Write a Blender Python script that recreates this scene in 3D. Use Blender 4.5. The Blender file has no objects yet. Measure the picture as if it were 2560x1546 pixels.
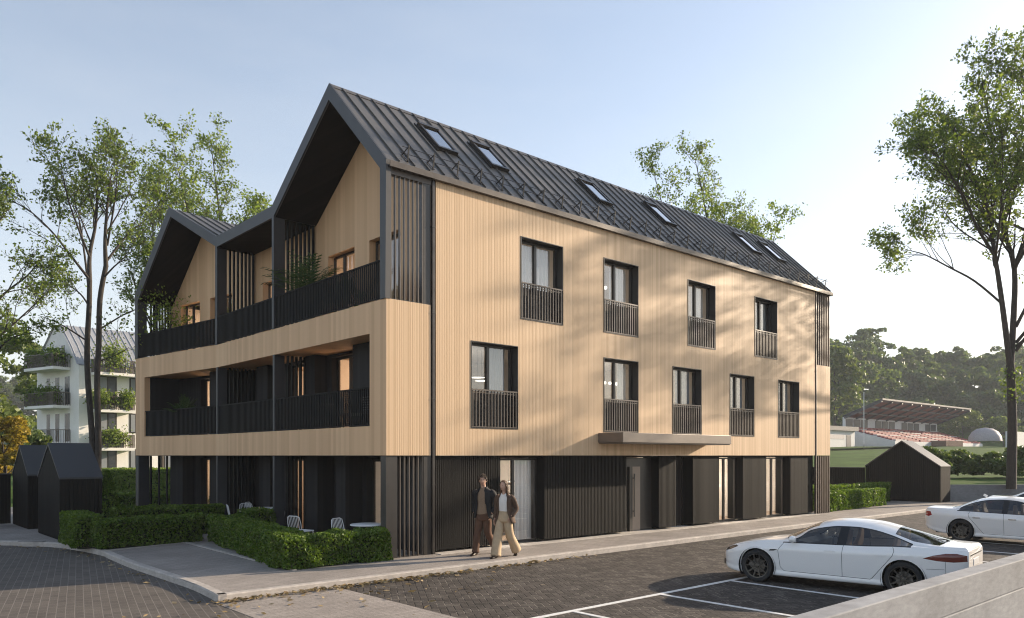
import bpy, bmesh, math, random
import numpy as np
from mathutils import Vector, Matrix
from mathutils import noise as mnoise

sc = bpy.context.scene
COL = sc.collection
random.seed(11)
rng = np.random.default_rng(5)
PI = math.pi

# World frame: x runs along the long street facade, y into the building, z up (pavement level = 0).
# The photographer stands at EYE, looking along VIEW; spot(X, Y) gives the ground point X metres to the
# right of and Y metres in front of that standpoint (site survey taken from there).
EYE = (-9.373, -14.617, 2.3)
RX, RY = 0.7444, 0.6677


def spot(X, Y):
    a, b = X + 2.783, Y - 17.14
    return (a * RX + b * RY, -a * RY + b * RX)


YAW = -math.atan2(RY, RX)          # turns "facing the photographer" into world orientation


# ------------------------------------------------------------------ mesh building
class MB:
    def __init__(self):
        self.v, self.f, self.mi = [], [], []
        self.m = 0
        self.xf = None

    def add(self, vs, fs):
        o = len(self.v)
        if self.xf is not None:
            vs = [tuple(self.xf @ Vector(p)) for p in vs]
        self.v.extend(vs)
        for f in fs:
            self.f.append(tuple(i + o for i in f))
            self.mi.append(self.m)

    def box(self, x0, x1, y0, y1, z0, z1):
        self.add([(x0, y0, z0), (x1, y0, z0), (x1, y1, z0), (x0, y1, z0),
                  (x0, y0, z1), (x1, y0, z1), (x1, y1, z1), (x0, y1, z1)],
                 [(0, 3, 2, 1), (4, 5, 6, 7), (0, 1, 5, 4), (1, 2, 6, 5), (2, 3, 7, 6), (3, 0, 4, 7)])

    def quad(self, a, b, c, d):
        self.add([a, b, c, d], [(0, 1, 2, 3)])

    def prism(self, poly, axis, a, b):
        """poly: 2D points in the plane normal to axis (x:(y,z) y:(x,z) z:(x,y)), extruded from a to b."""
        n = len(poly)

        def P(p, t):
            return {'x': (t, p[0], p[1]), 'y': (p[0], t, p[1]), 'z': (p[0], p[1], t)}[axis]
        vs = [P(p, a) for p in poly] + [P(p, b) for p in poly]
        fs = [tuple(range(n))[::-1], tuple(range(n, 2 * n))]
        fs += [(i, (i + 1) % n, n + (i + 1) % n, n + i) for i in range(n)]
        self.add(vs, fs)

    def tube(self, pts, rad, n=6, cap=True, flat=None):
        pts = [Vector(p) for p in pts]
        if not hasattr(rad, '__len__'):
            rad = [rad] * len(pts)
        vs, fs = [], []
        prev = None
        for i, p in enumerate(pts):
            d = (pts[min(i + 1, len(pts) - 1)] - pts[max(i - 1, 0)])
            if d.length < 1e-9:
                d = Vector((0, 0, 1))
            d.normalize()
            if prev is None:
                ref = Vector((0, 0, 1)) if abs(d.z) < 0.9 else Vector((1, 0, 0))
                u = d.cross(ref).normalized()
            else:
                u = (prev - d * prev.dot(d))
                u = u.normalized() if u.length > 1e-6 else d.orthogonal().normalized()
            prev = u
            w = d.cross(u)
            r = rad[i]
            for k in range(n):
                a = 2 * PI * k / n
                vs.append(tuple(p + u * (math.cos(a) * r) + w * (math.sin(a) * r)))
        for i in range(len(pts) - 1):
            for k in range(n):
                a, b = i * n + k, i * n + (k + 1) % n
                fs.append((a, b, b + n, a + n))
        if cap:
            fs.append(tuple(range(n))[::-1])
            fs.append(tuple(range((len(pts) - 1) * n, len(pts) * n)))
        self.add(vs, fs)

    def bar(self, p, q, w, h, up=(0, 0, 1)):
        p, q = Vector(p), Vector(q)
        d = (q - p).normalized()
        up = Vector(up)
        s = d.cross(up)
        s = s.normalized() if s.length > 1e-6 else d.orthogonal().normalized()
        t = s.cross(d)
        s, t = s * (w / 2), t * (h / 2)
        vs = [tuple(e + a * s + b * t) for e in (p, q) for a, b in ((-1, -1), (1, -1), (1, 1), (-1, 1))]
        self.add(vs, [(3, 2, 1, 0), (4, 5, 6, 7), (0, 1, 5, 4), (1, 2, 6, 5), (2, 3, 7, 6), (3, 0, 4, 7)])

    def loft(self, rings, cap=True, closed=True):
        n = len(rings[0])
        vs = [tuple(p) for r in rings for p in r]
        fs = []
        for i in range(len(rings) - 1):
            for k in range(n if closed else n - 1):
                a, b = i * n + k, i * n + (k + 1) % n
                fs.append((a, b, b + n, a + n))
        if cap and closed:
            fs.append(tuple(range(n))[::-1])
            fs.append(tuple(range((len(rings) - 1) * n, len(rings) * n)))
        self.add(vs, fs)

    def lathe(self, prof, n=24, axis='z', c=(0, 0, 0)):
        rings = []
        for k in range(n):
            a = 2 * PI * k / n
            r = []
            for (rr, h) in prof:
                ca, sa = rr * math.cos(a), rr * math.sin(a)
                p = {'z': (ca, sa, h), 'y': (ca, h, -sa), 'x': (h, ca, sa)}[axis]
                r.append((p[0] + c[0], p[1] + c[1], p[2] + c[2]))
            rings.append(r)
        m = len(prof)
        vs = [p for r in rings for p in r]
        fs = [(k * m + i, ((k + 1) % n) * m + i, ((k + 1) % n) * m + i + 1, k * m + i + 1)
              for k in range(n) for i in range(m - 1)]
        self.add(vs, fs)

    def ball(self, c, r, nu=12, nv=8):
        rx, ry, rz = r if hasattr(r, '__len__') else (r, r, r)
        prof = [(math.sin(PI * j / nv), -math.cos(PI * j / nv)) for j in range(nv + 1)]
        vs, fs = [], []
        for j, (s, h) in enumerate(prof):
            for k in range(nu):
                a = 2 * PI * k / nu
                vs.append((c[0] + rx * s * math.cos(a), c[1] + ry * s * math.sin(a), c[2] + rz * h))
        for j in range(nv):
            for k in range(nu):
                fs.append((j * nu + k, j * nu + (k + 1) % nu, (j + 1) * nu + (k + 1) % nu, (j + 1) * nu + k))
        self.add(vs, fs)

    def build(self, name, mats, parent=None, smooth=False, bevel=0, loc=None, angle=40):
        me = bpy.data.meshes.new(name)
        me.from_pydata(self.v, [], self.f)
        if not isinstance(mats, (list, tuple)):
            mats = [mats]
        for m in mats:
            me.materials.append(m)
        if len(mats) > 1:
            me.polygons.foreach_set('material_index', self.mi)
        me.validate()
        if smooth:
            me.polygons.foreach_set('use_smooth', [True] * len(me.polygons))
            try:
                me.set_sharp_from_angle(angle=math.radians(angle))
            except Exception:
                pass
        o = bpy.data.objects.new(name, me)
        COL.objects.link(o)
        if bevel:
            b = o.modifiers.new('bevel', 'BEVEL')
            b.width = bevel
            b.segments = 2
            b.limit_method = 'ANGLE'
        if parent is not None:
            o.parent = parent
        if loc is not None:
            o.location = loc
        return o


def tag(o, label=None, cat=None, group=None, kind=None):
    if label:
        o['label'] = label
    if cat:
        o['category'] = cat
    if group:
        o['group'] = group
    if kind:
        o['kind'] = kind
    return o


def empty(name, loc=(0, 0, 0), rz=0, scale=1):
    o = bpy.data.objects.new(name, None)
    COL.objects.link(o)
    o.location = loc
    o.rotation_euler = (0, 0, rz)
    o.scale = (scale,) * 3
    o.empty_display_size = 0.2
    return o


def copy_tree(o, parent=None):
    c = o.copy()
    COL.objects.link(c)
    if parent is not None:
        c.parent = parent
    for ch in list(o.children):
        copy_tree(ch, c)
    return c


def quads_mesh(name, V, mats, parent=None, mi=None):
    """V: (N,4,3) array of quads."""
    n = len(V)
    me = bpy.data.meshes.new(name)
    me.vertices.add(n * 4)
    me.vertices.foreach_set('co', np.ascontiguousarray(V, dtype=np.float32).ravel())
    me.loops.add(n * 4)
    me.loops.foreach_set('vertex_index', np.arange(n * 4, dtype=np.int32))
    me.polygons.add(n)
    me.polygons.foreach_set('loop_start', np.arange(0, n * 4, 4, dtype=np.int32))
    if not isinstance(mats, (list, tuple)):
        mats = [mats]
    for m in mats:
        me.materials.append(m)
    me.update(calc_edges=True)
    if mi is not None:
        me.polygons.foreach_set('material_index', np.asarray(mi, dtype=np.int32))
    me.validate()
    o = bpy.data.objects.new(name, me)
    COL.objects.link(o)
    if parent is not None:
        o.parent = parent
    return o


def leaf_quads(C, size, jit=0.35, up=None, aspect=0.62):
    """diamond leaves with random orientation round the points C (N,3)"""
    n = len(C)
    a = rng.normal(size=(n, 3))
    if up is not None:
        a += up
    a /= np.linalg.norm(a, axis=1)[:, None]
    b = rng.normal(size=(n, 3))
    b -= (b * a).sum(1)[:, None] * a
    b /= np.linalg.norm(b, axis=1)[:, None]
    s = size * (1 + jit * rng.uniform(-1, 1, size=(n, 1)))
    nrm = np.cross(a, b)
    bend = nrm * s * 0.25 * rng.uniform(-1, 1, size=(n, 1))
    V = np.stack([C - a * s, C + b * s * aspect + bend, C + a * s, C - b * s * aspect + bend], axis=1)
    return V


# ------------------------------------------------------------------ materials
def newmat(name):
    m = bpy.data.materials.new(name)
    m.use_nodes = True
    nt = m.node_tree
    b = nt.nodes['Principled BSDF']
    return m, nt, b


def node(nt, typ, **kw):
    n = nt.nodes.new(typ)
    for k, v in kw.items():
        if k.startswith('_'):
            setattr(n, k[1:], v)
        else:
            key = int(k[1:]) if k[0] == 'i' and k[1:].isdigit() else k
            if isinstance(v, bpy.types.NodeSocket):
                nt.links.new(v, n.inputs[key])
            else:
                n.inputs[key].default_value = v
    return n


def math_(nt, op, a, b=0.0, c=None):
    n = nt.nodes.new('ShaderNodeMath')
    n.operation = op
    for i, v in enumerate((a, b, c)):
        if v is None:
            continue
        if isinstance(v, bpy.types.NodeSocket):
            nt.links.new(v, n.inputs[i])
        else:
            n.inputs[i].default_value = v
    return n.outputs[0]


def mixc(nt, fac, a, b, blend='MIX'):
    n = nt.nodes.new('ShaderNodeMix')
    n.data_type = 'RGBA'
    n.blend_type = blend
    for s, v in ((n.inputs[0], fac), (n.inputs[6], a), (n.inputs[7], b)):
        if isinstance(v, bpy.types.NodeSocket):
            nt.links.new(v, s)
        elif hasattr(v, '__len__'):
            s.default_value = (*v, 1) if len(v) == 3 else v
        else:
            s.default_value = v
    return n.outputs[2]


def ramp(nt, fac, stops):
    n = nt.nodes.new('ShaderNodeValToRGB')
    nt.links.new(fac, n.inputs[0])
    el = n.color_ramp.elements
    while len(el) > 1:
        el.remove(el[-1])
    for i, (p, c) in enumerate(stops):
        e = el[0] if i == 0 else el.new(p)
        e.position = p
        e.color = (*c, 1) if hasattr(c, '__len__') else (c, c, c, 1)
    return n.outputs[0]


def wpos(nt, scale=(1, 1, 1), rot=0, src='Position'):
    if src == 'Position':
        g = nt.nodes.new('ShaderNodeNewGeometry').outputs['Position']
    else:
        g = nt.nodes.new('ShaderNodeTexCoord').outputs['Object']
    mp = nt.nodes.new('ShaderNodeMapping')
    mp.inputs['Scale'].default_value = scale
    mp.inputs['Rotation'].default_value = (0, 0, rot)
    nt.links.new(g, mp.inputs[0])
    return mp.outputs[0]


def plain(name, col, rough=0.5, metal=0.0, var=0.12, scale=6.0, bump=0.0, spec=0.5, src='Object', stretch=(1, 1, 1)):
    m, nt, b = newmat(name)
    p = wpos(nt, stretch, src=src)
    nz = node(nt, 'ShaderNodeTexNoise', Vector=p, Scale=scale, Detail=5.0, Roughness=0.6)
    dark = tuple(c * (1 - var) for c in col)
    lite = tuple(min(1, c * (1 + var)) for c in col)
    nt.links.new(ramp(nt, nz.outputs[0], [(0.3, dark), (0.7, lite)]), b.inputs['Base Color'])
    nt.links.new(math_(nt, 'MULTIPLY_ADD', nz.outputs[0], 0.2, rough - 0.1), b.inputs['Roughness'])
    b.inputs['Metallic'].default_value = metal
    b.inputs['Specular IOR Level'].default_value = spec
    if bump:
        nz2 = node(nt, 'ShaderNodeTexNoise', Vector=p, Scale=scale * 7, Detail=4.0)
        bp = node(nt, 'ShaderNodeBump', Strength=bump, Distance=0.02, Height=nz2.outputs[0])
        nt.links.new(bp.outputs[0], b.inputs['Normal'])
    return m


def boards(name, c0, c1, pitch, rough=0.55, grain=0.18, joint=None, spec=0.25):
    """vertical boards: every board its own tone, fine grain along z"""
    m, nt, b = newmat(name)
    g = nt.nodes.new('ShaderNodeNewGeometry').outputs['Position']
    sx = node(nt, 'ShaderNodeSeparateXYZ', Vector=g)
    run = math_(nt, 'ADD', sx.outputs[0], sx.outputs[1])
    idx = math_(nt, 'FLOOR', math_(nt, 'DIVIDE', run, pitch))
    wn = node(nt, 'ShaderNodeTexWhiteNoise', _noise_dimensions='1D', W=idx)
    gp = wpos(nt, (22, 22, 0.7))
    gn = node(nt, 'ShaderNodeTexNoise', Vector=gp, Scale=1.6, Detail=6.0, Roughness=0.65)
    big = node(nt, 'ShaderNodeTexNoise', Vector=wpos(nt, (1, 1, .25)), Scale=0.7, Detail=3.0)
    f = math_(nt, 'MULTIPLY_ADD', wn.outputs[0], 0.55, math_(nt, 'MULTIPLY', gn.outputs[0], 0.3))
    f = math_(nt, 'MULTIPLY_ADD', big.outputs[0], 0.25, f)
    col = ramp(nt, f, [(0.15, c0), (0.95, c1)])
    col = mixc(nt, math_(nt, 'MULTIPLY', gn.outputs[0], grain), col, tuple(c * 0.45 for c in c0))
    nt.links.new(col, b.inputs['Base Color'])
    b.inputs['Roughness'].default_value = rough
    b.inputs['Specular IOR Level'].default_value = spec
    if joint:
        fr = math_(nt, 'FRACT', math_(nt, 'DIVIDE', run, pitch))
        h = math_(nt, 'GREATER_THAN', fr, joint)
        bp = node(nt, 'ShaderNodeBump', Strength=0.6, Distance=0.006, Height=h)
        nt.links.new(bp.outputs[0], b.inputs['Normal'])
    return m


def glass(name, tint=(0.9, 0.93, 0.93), refl=0.22, rough=0.0):
    """thin architectural glazing: mirror at grazing angles, clear otherwise"""
    m = bpy.data.materials.new(name)
    m.use_nodes = True
    nt = m.node_tree
    nt.nodes.clear()
    out = nt.nodes.new('ShaderNodeOutputMaterial')
    tr = node(nt, 'ShaderNodeBsdfTransparent', Color=(*tint, 1))
    nz = node(nt, 'ShaderNodeTexNoise', Vector=wpos(nt), Scale=0.8, Detail=1.0)
    bp = node(nt, 'ShaderNodeBump', Strength=0.02, Distance=0.05, Height=nz.outputs[0])
    gl = node(nt, 'ShaderNodeBsdfGlossy', Color=(1, 1, 1, 1), Roughness=rough, Normal=bp.outputs[0])
    ge = nt.nodes.new('ShaderNodeNewGeometry')
    dp = node(nt, 'ShaderNodeVectorMath', _operation='DOT_PRODUCT', i0=ge.outputs['Normal'], i1=ge.outputs['Incoming'])
    cs = math_(nt, 'SUBTRACT', 1.0, math_(nt, 'ABSOLUTE', dp.outputs['Value']))
    fac = math_(nt, 'MULTIPLY_ADD', math_(nt, 'POWER', cs, 5.0), 0.9, refl + 0.04)
    mx = nt.nodes.new('ShaderNodeMixShader')
    nt.links.new(math_(nt, 'MINIMUM', fac, 1.0), mx.inputs[0])
    nt.links.new(tr.outputs[0], mx.inputs[1])
    nt.links.new(gl.outputs[0], mx.inputs[2])
    nt.links.new(mx.outputs[0], out.inputs[0])
    return m


def leafmat(name, stops, trans=0.35, rough=0.5, through=(1.5, 1.5, 0.8)):
    m = bpy.data.materials.new(name)
    m.use_nodes = True
    nt = m.node_tree
    nt.nodes.clear()
    out = nt.nodes.new('ShaderNodeOutputMaterial')
    rnd = nt.nodes.new('ShaderNodeNewGeometry').outputs['Random Per Island']
    nz = node(nt, 'ShaderNodeTexNoise', Vector=wpos(nt), Scale=0.9, Detail=2.0)
    f = math_(nt, 'MULTIPLY_ADD', nz.outputs[0], 0.5, math_(nt, 'MULTIPLY_ADD', rnd, 0.6, -0.05))
    col = ramp(nt, f, stops)
    pb = node(nt, 'ShaderNodeBsdfPrincipled', Roughness=rough)
    pb.inputs['Specular IOR Level'].default_value = 0.35
    nt.links.new(col, pb.inputs['Base Color'])
    tl = nt.nodes.new('ShaderNodeBsdfTranslucent')
    bright = mixc(nt, 1.0, col, through, 'MULTIPLY')
    nt.links.new(bright, tl.inputs[0])
    mx = nt.nodes.new('ShaderNodeMixShader')
    mx.inputs[0].default_value = trans
    nt.links.new(pb.outputs[0], mx.inputs[1])
    nt.links.new(tl.outputs[0], mx.inputs[2])
    nt.links.new(mx.outputs[0], out.inputs[0])
    return m


def emit(name, col, strength):
    m = bpy.data.materials.new(name)
    m.use_nodes = True
    nt = m.node_tree
    nt.nodes.clear()
    out = nt.nodes.new('ShaderNodeOutputMaterial')
    e = node(nt, 'ShaderNodeEmission', Color=(*col, 1), Strength=strength)
    nt.links.new(e.outputs[0], out.inputs[0])
    return m


def pavers_running(name, length, width, c0, c1, mortar, swap=False, rot=0.0, msize=0.012, joint_bump=0.4):
    m, nt, b = newmat(name)
    p = wpos(nt, (1, 1, 1), rot + (PI / 2 if swap else 0))
    br = nt.nodes.new('ShaderNodeTexBrick')
    nt.links.new(p, br.inputs['Vector'])
    br.offset = 0.5
    br.inputs['Scale'].default_value = 1.0
    br.inputs['Brick Width'].default_value = length
    br.inputs['Row Height'].default_value = width
    br.inputs['Mortar Size'].default_value = msize
    br.inputs['Mortar Smooth'].default_value = 0.2
    br.inputs['Bias'].default_value = 0.0
    br.inputs['Color1'].default_value = (*c0, 1)
    br.inputs['Color2'].default_value = (*c1, 1)
    br.inputs['Mortar'].default_value = (*mortar, 1)
    nz = node(nt, 'ShaderNodeTexNoise', Vector=wpos(nt), Scale=0.55, Detail=7.0, Roughness=0.65)
    fine = node(nt, 'ShaderNodeTexNoise', Vector=wpos(nt), Scale=60.0, Detail=3.0)
    col = mixc(nt, 1.0, br.outputs[0], ramp(nt, nz.outputs[0], [(0.3, 0.72), (0.7, 1.12)]), 'MULTIPLY')
    col = mixc(nt, 1.0, col, ramp(nt, fine.outputs[0], [(0.3, 0.75), (0.7, 1.25)]), 'MULTIPLY')
    nt.links.new(col, b.inputs['Base Color'])
    b.inputs['Roughness'].default_value = 0.85
    b.inputs['Specular IOR Level'].default_value = 0.2
    h = math_(nt, 'MULTIPLY_ADD', br.outputs['Fac'], -1.0, math_(nt, 'MULTIPLY', fine.outputs[0], 0.4))
    bp = node(nt, 'ShaderNodeBump', Strength=joint_bump, Distance=0.01, Height=h)
    nt.links.new(bp.outputs[0], b.inputs['Normal'])
    return m


def pavers_herringbone(name, unit, stops, mortar, rot=0.0):
    m, nt, b = newmat(name)
    p = wpos(nt, (1 / unit, 1 / unit, 1), rot)
    sx = node(nt, 'ShaderNodeSeparateXYZ', Vector=p)
    x, y = sx.outputs[0], sx.outputs[1]
    i, j = math_(nt, 'FLOOR', x), math_(nt, 'FLOOR', y)
    fx, fy = math_(nt, 'FRACT', x), math_(nt, 'FRACT', y)
    k = math_(nt, 'FLOORED_MODULO', math_(nt, 'SUBTRACT', i, j), 4.0)

    def is_(v):
        return math_(nt, 'COMPARE', k, v, 0.1)
    dl = math_(nt, 'ADD', fx, is_(1.0))
    dr = math_(nt, 'ADD', math_(nt, 'SUBTRACT', 1.0, fx), is_(0.0))
    db = math_(nt, 'ADD', fy, is_(2.0))
    dt = math_(nt, 'ADD', math_(nt, 'SUBTRACT', 1.0, fy), is_(3.0))
    d = math_(nt, 'MINIMUM', math_(nt, 'MINIMUM', dl, dr), math_(nt, 'MINIMUM', db, dt))
    bi = math_(nt, 'SUBTRACT', i, is_(1.0))
    bj = math_(nt, 'SUBTRACT', j, is_(2.0))
    cv = node(nt, 'ShaderNodeCombineXYZ', X=bi, Y=bj)
    wn = node(nt, 'ShaderNodeTexWhiteNoise', _noise_dimensions='2D', Vector=cv.outputs[0])
    col = ramp(nt, wn.outputs[0], stops)
    nz = node(nt, 'ShaderNodeTexNoise', Vector=wpos(nt), Scale=0.45, Detail=8.0, Roughness=0.7)
    fine = node(nt, 'ShaderNodeTexNoise', Vector=wpos(nt), Scale=45.0, Detail=4.0, Roughness=0.7)
    col = mixc(nt, 1.0, col, ramp(nt, nz.outputs[0], [(0.3, 0.7), (0.7, 1.2)]), 'MULTIPLY')
    col = mixc(nt, 1.0, col, ramp(nt, fine.outputs[0], [(0.25, 0.55), (0.75, 1.45)]), 'MULTIPLY')
    # sand that stayed in some of the joints
    sand = node(nt, 'ShaderNodeTexNoise', Vector=wpos(nt), Scale=3.2, Detail=3.0)
    jm = math_(nt, 'LESS_THAN', d, 0.055)
    jc = mixc(nt, math_(nt, 'GREATER_THAN', sand.outputs[0], 0.55), (0.022, 0.02, 0.018), mortar)
    col = mixc(nt, jm, col, jc)
    nt.links.new(col, b.inputs['Base Color'])
    b.inputs['Roughness'].default_value = 0.85
    b.inputs['Specular IOR Level'].default_value = 0.2
    h = math_(nt, 'MULTIPLY_ADD', math_(nt, 'MINIMUM', d, 0.12), 6.0, math_(nt, 'MULTIPLY', fine.outputs[0], 0.6))
    bp = node(nt, 'ShaderNodeBump', Strength=0.5, Distance=0.012, Height=h)
    nt.links.new(bp.outputs[0], b.inputs['Normal'])
    return m


def concrete(name, col, scale=1.5, bump=0.25, pores=True):
    m, nt, b = newmat(name)
    p = wpos(nt)
    n1 = node(nt, 'ShaderNodeTexNoise', Vector=p, Scale=scale, Detail=8.0, Roughness=0.65)
    n2 = node(nt, 'ShaderNodeTexNoise', Vector=wpos(nt, (1, 1, 3)), Scale=scale * 5, Detail=4.0)
    c = ramp(nt, n1.outputs[0], [(0.25, tuple(x * 0.72 for x in col)), (0.75, tuple(min(1, x * 1.2) for x in col))])
    c = mixc(nt, 1.0, c, ramp(nt, n2.outputs[0], [(0.3, 0.85), (0.7, 1.1)]), 'MULTIPLY')
    h = n2.outputs[0]
    if pores:
        v = node(nt, 'ShaderNodeTexVoronoi', Vector=p, Scale=28.0)
        pore = math_(nt, 'LESS_THAN', v.outputs['Distance'], 0.13)
        c = mixc(nt, math_(nt, 'MULTIPLY', pore, 0.35), c, tuple(x * 0.4 for x in col))
        h = math_(nt, 'SUBTRACT', h, pore)
    nt.links.new(c, b.inputs['Base Color'])
    b.inputs['Roughness'].default_value = 0.8
    b.inputs['Specular IOR Level'].default_value = 0.25
    bp = node(nt, 'ShaderNodeBump', Strength=bump, Distance=0.01, Height=h)
    nt.links.new(bp.outputs[0], b.inputs['Normal'])
    return m


M = {}
M['wood'] = boards('larch cladding', (0.56, 0.39, 0.235), (0.74, 0.545, 0.355), 0.05, grain=0.10)
M['wood_flat'] = boards('larch boards', (0.60, 0.37, 0.205), (0.78, 0.52, 0.30), 0.125, grain=0.14, joint=0.05)
M['dark_wood'] = boards('charred cladding', (0.007, 0.0067, 0.0064), (0.017, 0.016, 0.0148), 0.06, rough=0.65, grain=0.1, spec=0.12)
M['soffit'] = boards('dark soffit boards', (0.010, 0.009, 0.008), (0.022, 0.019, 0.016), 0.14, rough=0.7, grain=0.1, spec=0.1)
M['loggia_lifted'] = boards('loggia boards', (0.018, 0.017, 0.018), (0.036, 0.034, 0.034), 0.12, rough=0.65, grain=0.1, spec=0.12)  # dark cladding in a lighter tone, lifting the shaded loggias by colour
M['anthracite'] = plain('anthracite metal', (0.040, 0.041, 0.045), 0.5, 0.0, 0.1, 3, spec=0.5)
M['slat'] = plain('slat metal', (0.085, 0.067, 0.053), 0.4, 0.0, 0.12, 4)
M['roof'] = plain('standing seam zinc', (0.105, 0.098, 0.090), 0.42, 0.1, 0.18, 1.2, src='Position', stretch=(1, 1, .3))
M['frame'] = plain('bronze dark frame', (0.030, 0.026, 0.023), 0.35, 0.0, 0.12, 5)
M['rail'] = plain('railing steel', (0.012, 0.0118, 0.012), 0.6, 0.0, 0.12, 5, spec=.1)
M['canopy'] = plain('canopy bronze sheet', (0.17, 0.145, 0.125), 0.4, 0.3, 0.12, 1.5)
M['gutter'] = plain('bronze gutter', (0.085, 0.070, 0.058), 0.4, 0.3, 0.1, 3)
M['pane'] = glass('window glass', refl=0.13)
M['skypane'] = glass('skylight glass', (0.35, 0.38, 0.42), refl=0.45)
M['plaster'] = plain('interior plaster', (0.62, 0.56, 0.49), 0.8, var=0.05)
M['floor'] = plain('interior oak floor', (0.30, 0.20, 0.12), 0.5, var=0.2)
M['kerb'] = concrete('kerb concrete', (0.46, 0.42, 0.38), 2.5, 0.2, False)
M['strip'] = concrete('plinth concrete', (0.52, 0.48, 0.43), 2.0, 0.15, False)
M['concrete'] = concrete('wall concrete', (0.30, 0.305, 0.315), 1.1, 0.3)
M['walk'] = pavers_running('pavement pavers', 0.30, 0.10, (0.30, 0.27, 0.245), (0.35, 0.315, 0.285), (0.21, 0.19, 0.17), rot=0.0, msize=0.006, joint_bump=0.2)
M['strip_pavers'] = pavers_running('crossing pavers', 0.30, 0.10, (0.30, 0.265, 0.235), (0.36, 0.32, 0.285), (0.20, 0.18, 0.16), msize=0.006, joint_bump=0.2)
M['yard'] = pavers_running('yard pavers', 0.25, 0.125, (0.105, 0.093, 0.082), (0.135, 0.119, 0.104), (0.20, 0.18, 0.16), swap=True, rot=0.22, msize=0.007)
M['road'] = pavers_herringbone('herringbone pavers', 0.12, [(0.0, (0.056, 0.049, 0.043)), (0.6, (0.080, 0.070, 0.062)), (1.0, (0.098, 0.085, 0.074))], (0.20, 0.178, 0.15), rot=0.55)
M['paint'] = plain('road marking paint', (0.72, 0.72, 0.70), 0.6, var=0.2, scale=14, src='Position')
M['soil'] = plain('dark soil', (0.05, 0.04, 0.03), 0.95, var=0.4, scale=9)
M['white_metal'] = plain('white lacquered steel', (0.75, 0.75, 0.75), 0.35, var=0.03)
M['pot'] = plain('planter fibre cement', (0.22, 0.21, 0.20), 0.7, var=0.1)
M['bark'] = plain('bark', (0.050, 0.041, 0.034), 0.9, var=0.45, scale=5, bump=0.8, stretch=(3, 3, 1))
M['leaf'] = leafmat('maple leaves', [(0.0, (0.050, 0.080, 0.020)), (0.45, (0.105, 0.155, 0.036)), (0.8, (0.17, 0.22, 0.052)), (1.0, (0.26, 0.26, 0.06))], 0.5)
M['leaf_light'] = leafmat('light leaves', [(0.0, (0.075, 0.115, 0.028)), (0.5, (0.14, 0.20, 0.048)), (1.0, (0.24, 0.28, 0.075))], 0.5)
M['hedge'] = leafmat('box hedge leaves', [(0.0, (0.030, 0.058, 0.008)), (0.5, (0.085, 0.15, 0.018)), (1.0, (0.19, 0.26, 0.04))], 0.35)
M['hedge_sun_tone'] = leafmat('sun toned hedge leaves', [(0.0, (0.10, 0.15, 0.035)), (0.5, (0.19, 0.27, 0.065)), (1.0, (0.30, 0.36, 0.10))], 0.5)  # leaf tones raised to stand in for sunlight on the far hedge
M['hedge_core'] = plain('hedge twigs', (0.012, 0.020, 0.006), 0.95, var=0.3)
M['forest'] = leafmat('forest leaves', [(0.0, (0.040, 0.072, 0.026)), (0.5, (0.090, 0.135, 0.042)), (1.0, (0.17, 0.20, 0.06))], 0.35)
M['forest_warm'] = leafmat('warm forest leaves', [(0.0, (0.055, 0.085, 0.022)), (0.5, (0.12, 0.165, 0.040)), (1.0, (0.21, 0.24, 0.06))], 0.35)
M['autumn'] = leafmat('autumn leaves', [(0.0, (0.12, 0.10, 0.014)), (0.5, (0.30, 0.22, 0.025)), (1.0, (0.46, 0.36, 0.05))], 0.35)
M['palm'] = leafmat('palm leaves', [(0.0, (0.02, 0.045, 0.012)), (1.0, (0.07, 0.12, 0.03))], 0.25)
M['dry'] = leafmat('fallen leaves', [(0.0, (0.10, 0.065, 0.03)), (0.5, (0.24, 0.17, 0.08)), (1.0, (0.40, 0.32, 0.19))], 0.1)
# ================================================================== MAIN BUILDING
BLD = tag(empty('apartment_building'), 'three storey larch clad apartment house with dark gabled zinc roof and loggias', 'apartment building')
SWAP = Matrix(((0, 1, 0, 0), (1, 0, 0, 0), (0, 0, 1, 0), (0, 0, 0, 1)))
TH3 = math.atan2(0.1464, 0.9892)
W3 = Matrix.Translation((0, 9.83, 0)) @ Matrix.Rotation(TH3, 4, 'Z')     # wing: y' runs along its front
W3S = W3 @ SWAP
WIN_UP = [(4.05, 5.80), (7.25, 5.80), (11.28, 5.80), (15.27, 5.80)]
WIN_LO = [(2.41, 2.96), (7.25, 2.96), (10.48, 2.96), (13.69, 2.96), (16.88, 2.96)]
WW, WH = 1.54, 2.13
HOLES = [(x, x + WW, z, z + WH) for x, z in WIN_UP + WIN_LO]


def wall(mb, a0, a1, z0, z1, holes, d0, d1):
    xs = sorted({a0, a1, *[h[0] for h in holes], *[h[1] for h in holes]})
    zs = sorted({z0, z1, *[h[2] for h in holes], *[h[3] for h in holes]})
    xs = [x for x in xs if a0 <= x <= a1]
    zs = [z for z in zs if z0 <= z <= z1]
    for i in range(len(xs) - 1):
        j = 0
        while j < len(zs) - 1:
            cx_ = (xs[i] + xs[i + 1]) / 2

            def solid(k):
                cz = (zs[k] + zs[k + 1]) / 2
                return not any(h[0] < cx_ < h[1] and h[2] < cz < h[3] for h in holes)
            if not solid(j):
                j += 1
                continue
            k = j
            while k < len(zs) - 1 and solid(k):
                k += 1
            mb.box(xs[i], xs[i + 1], d0, d1, zs[j], zs[k])
            j = k


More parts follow.
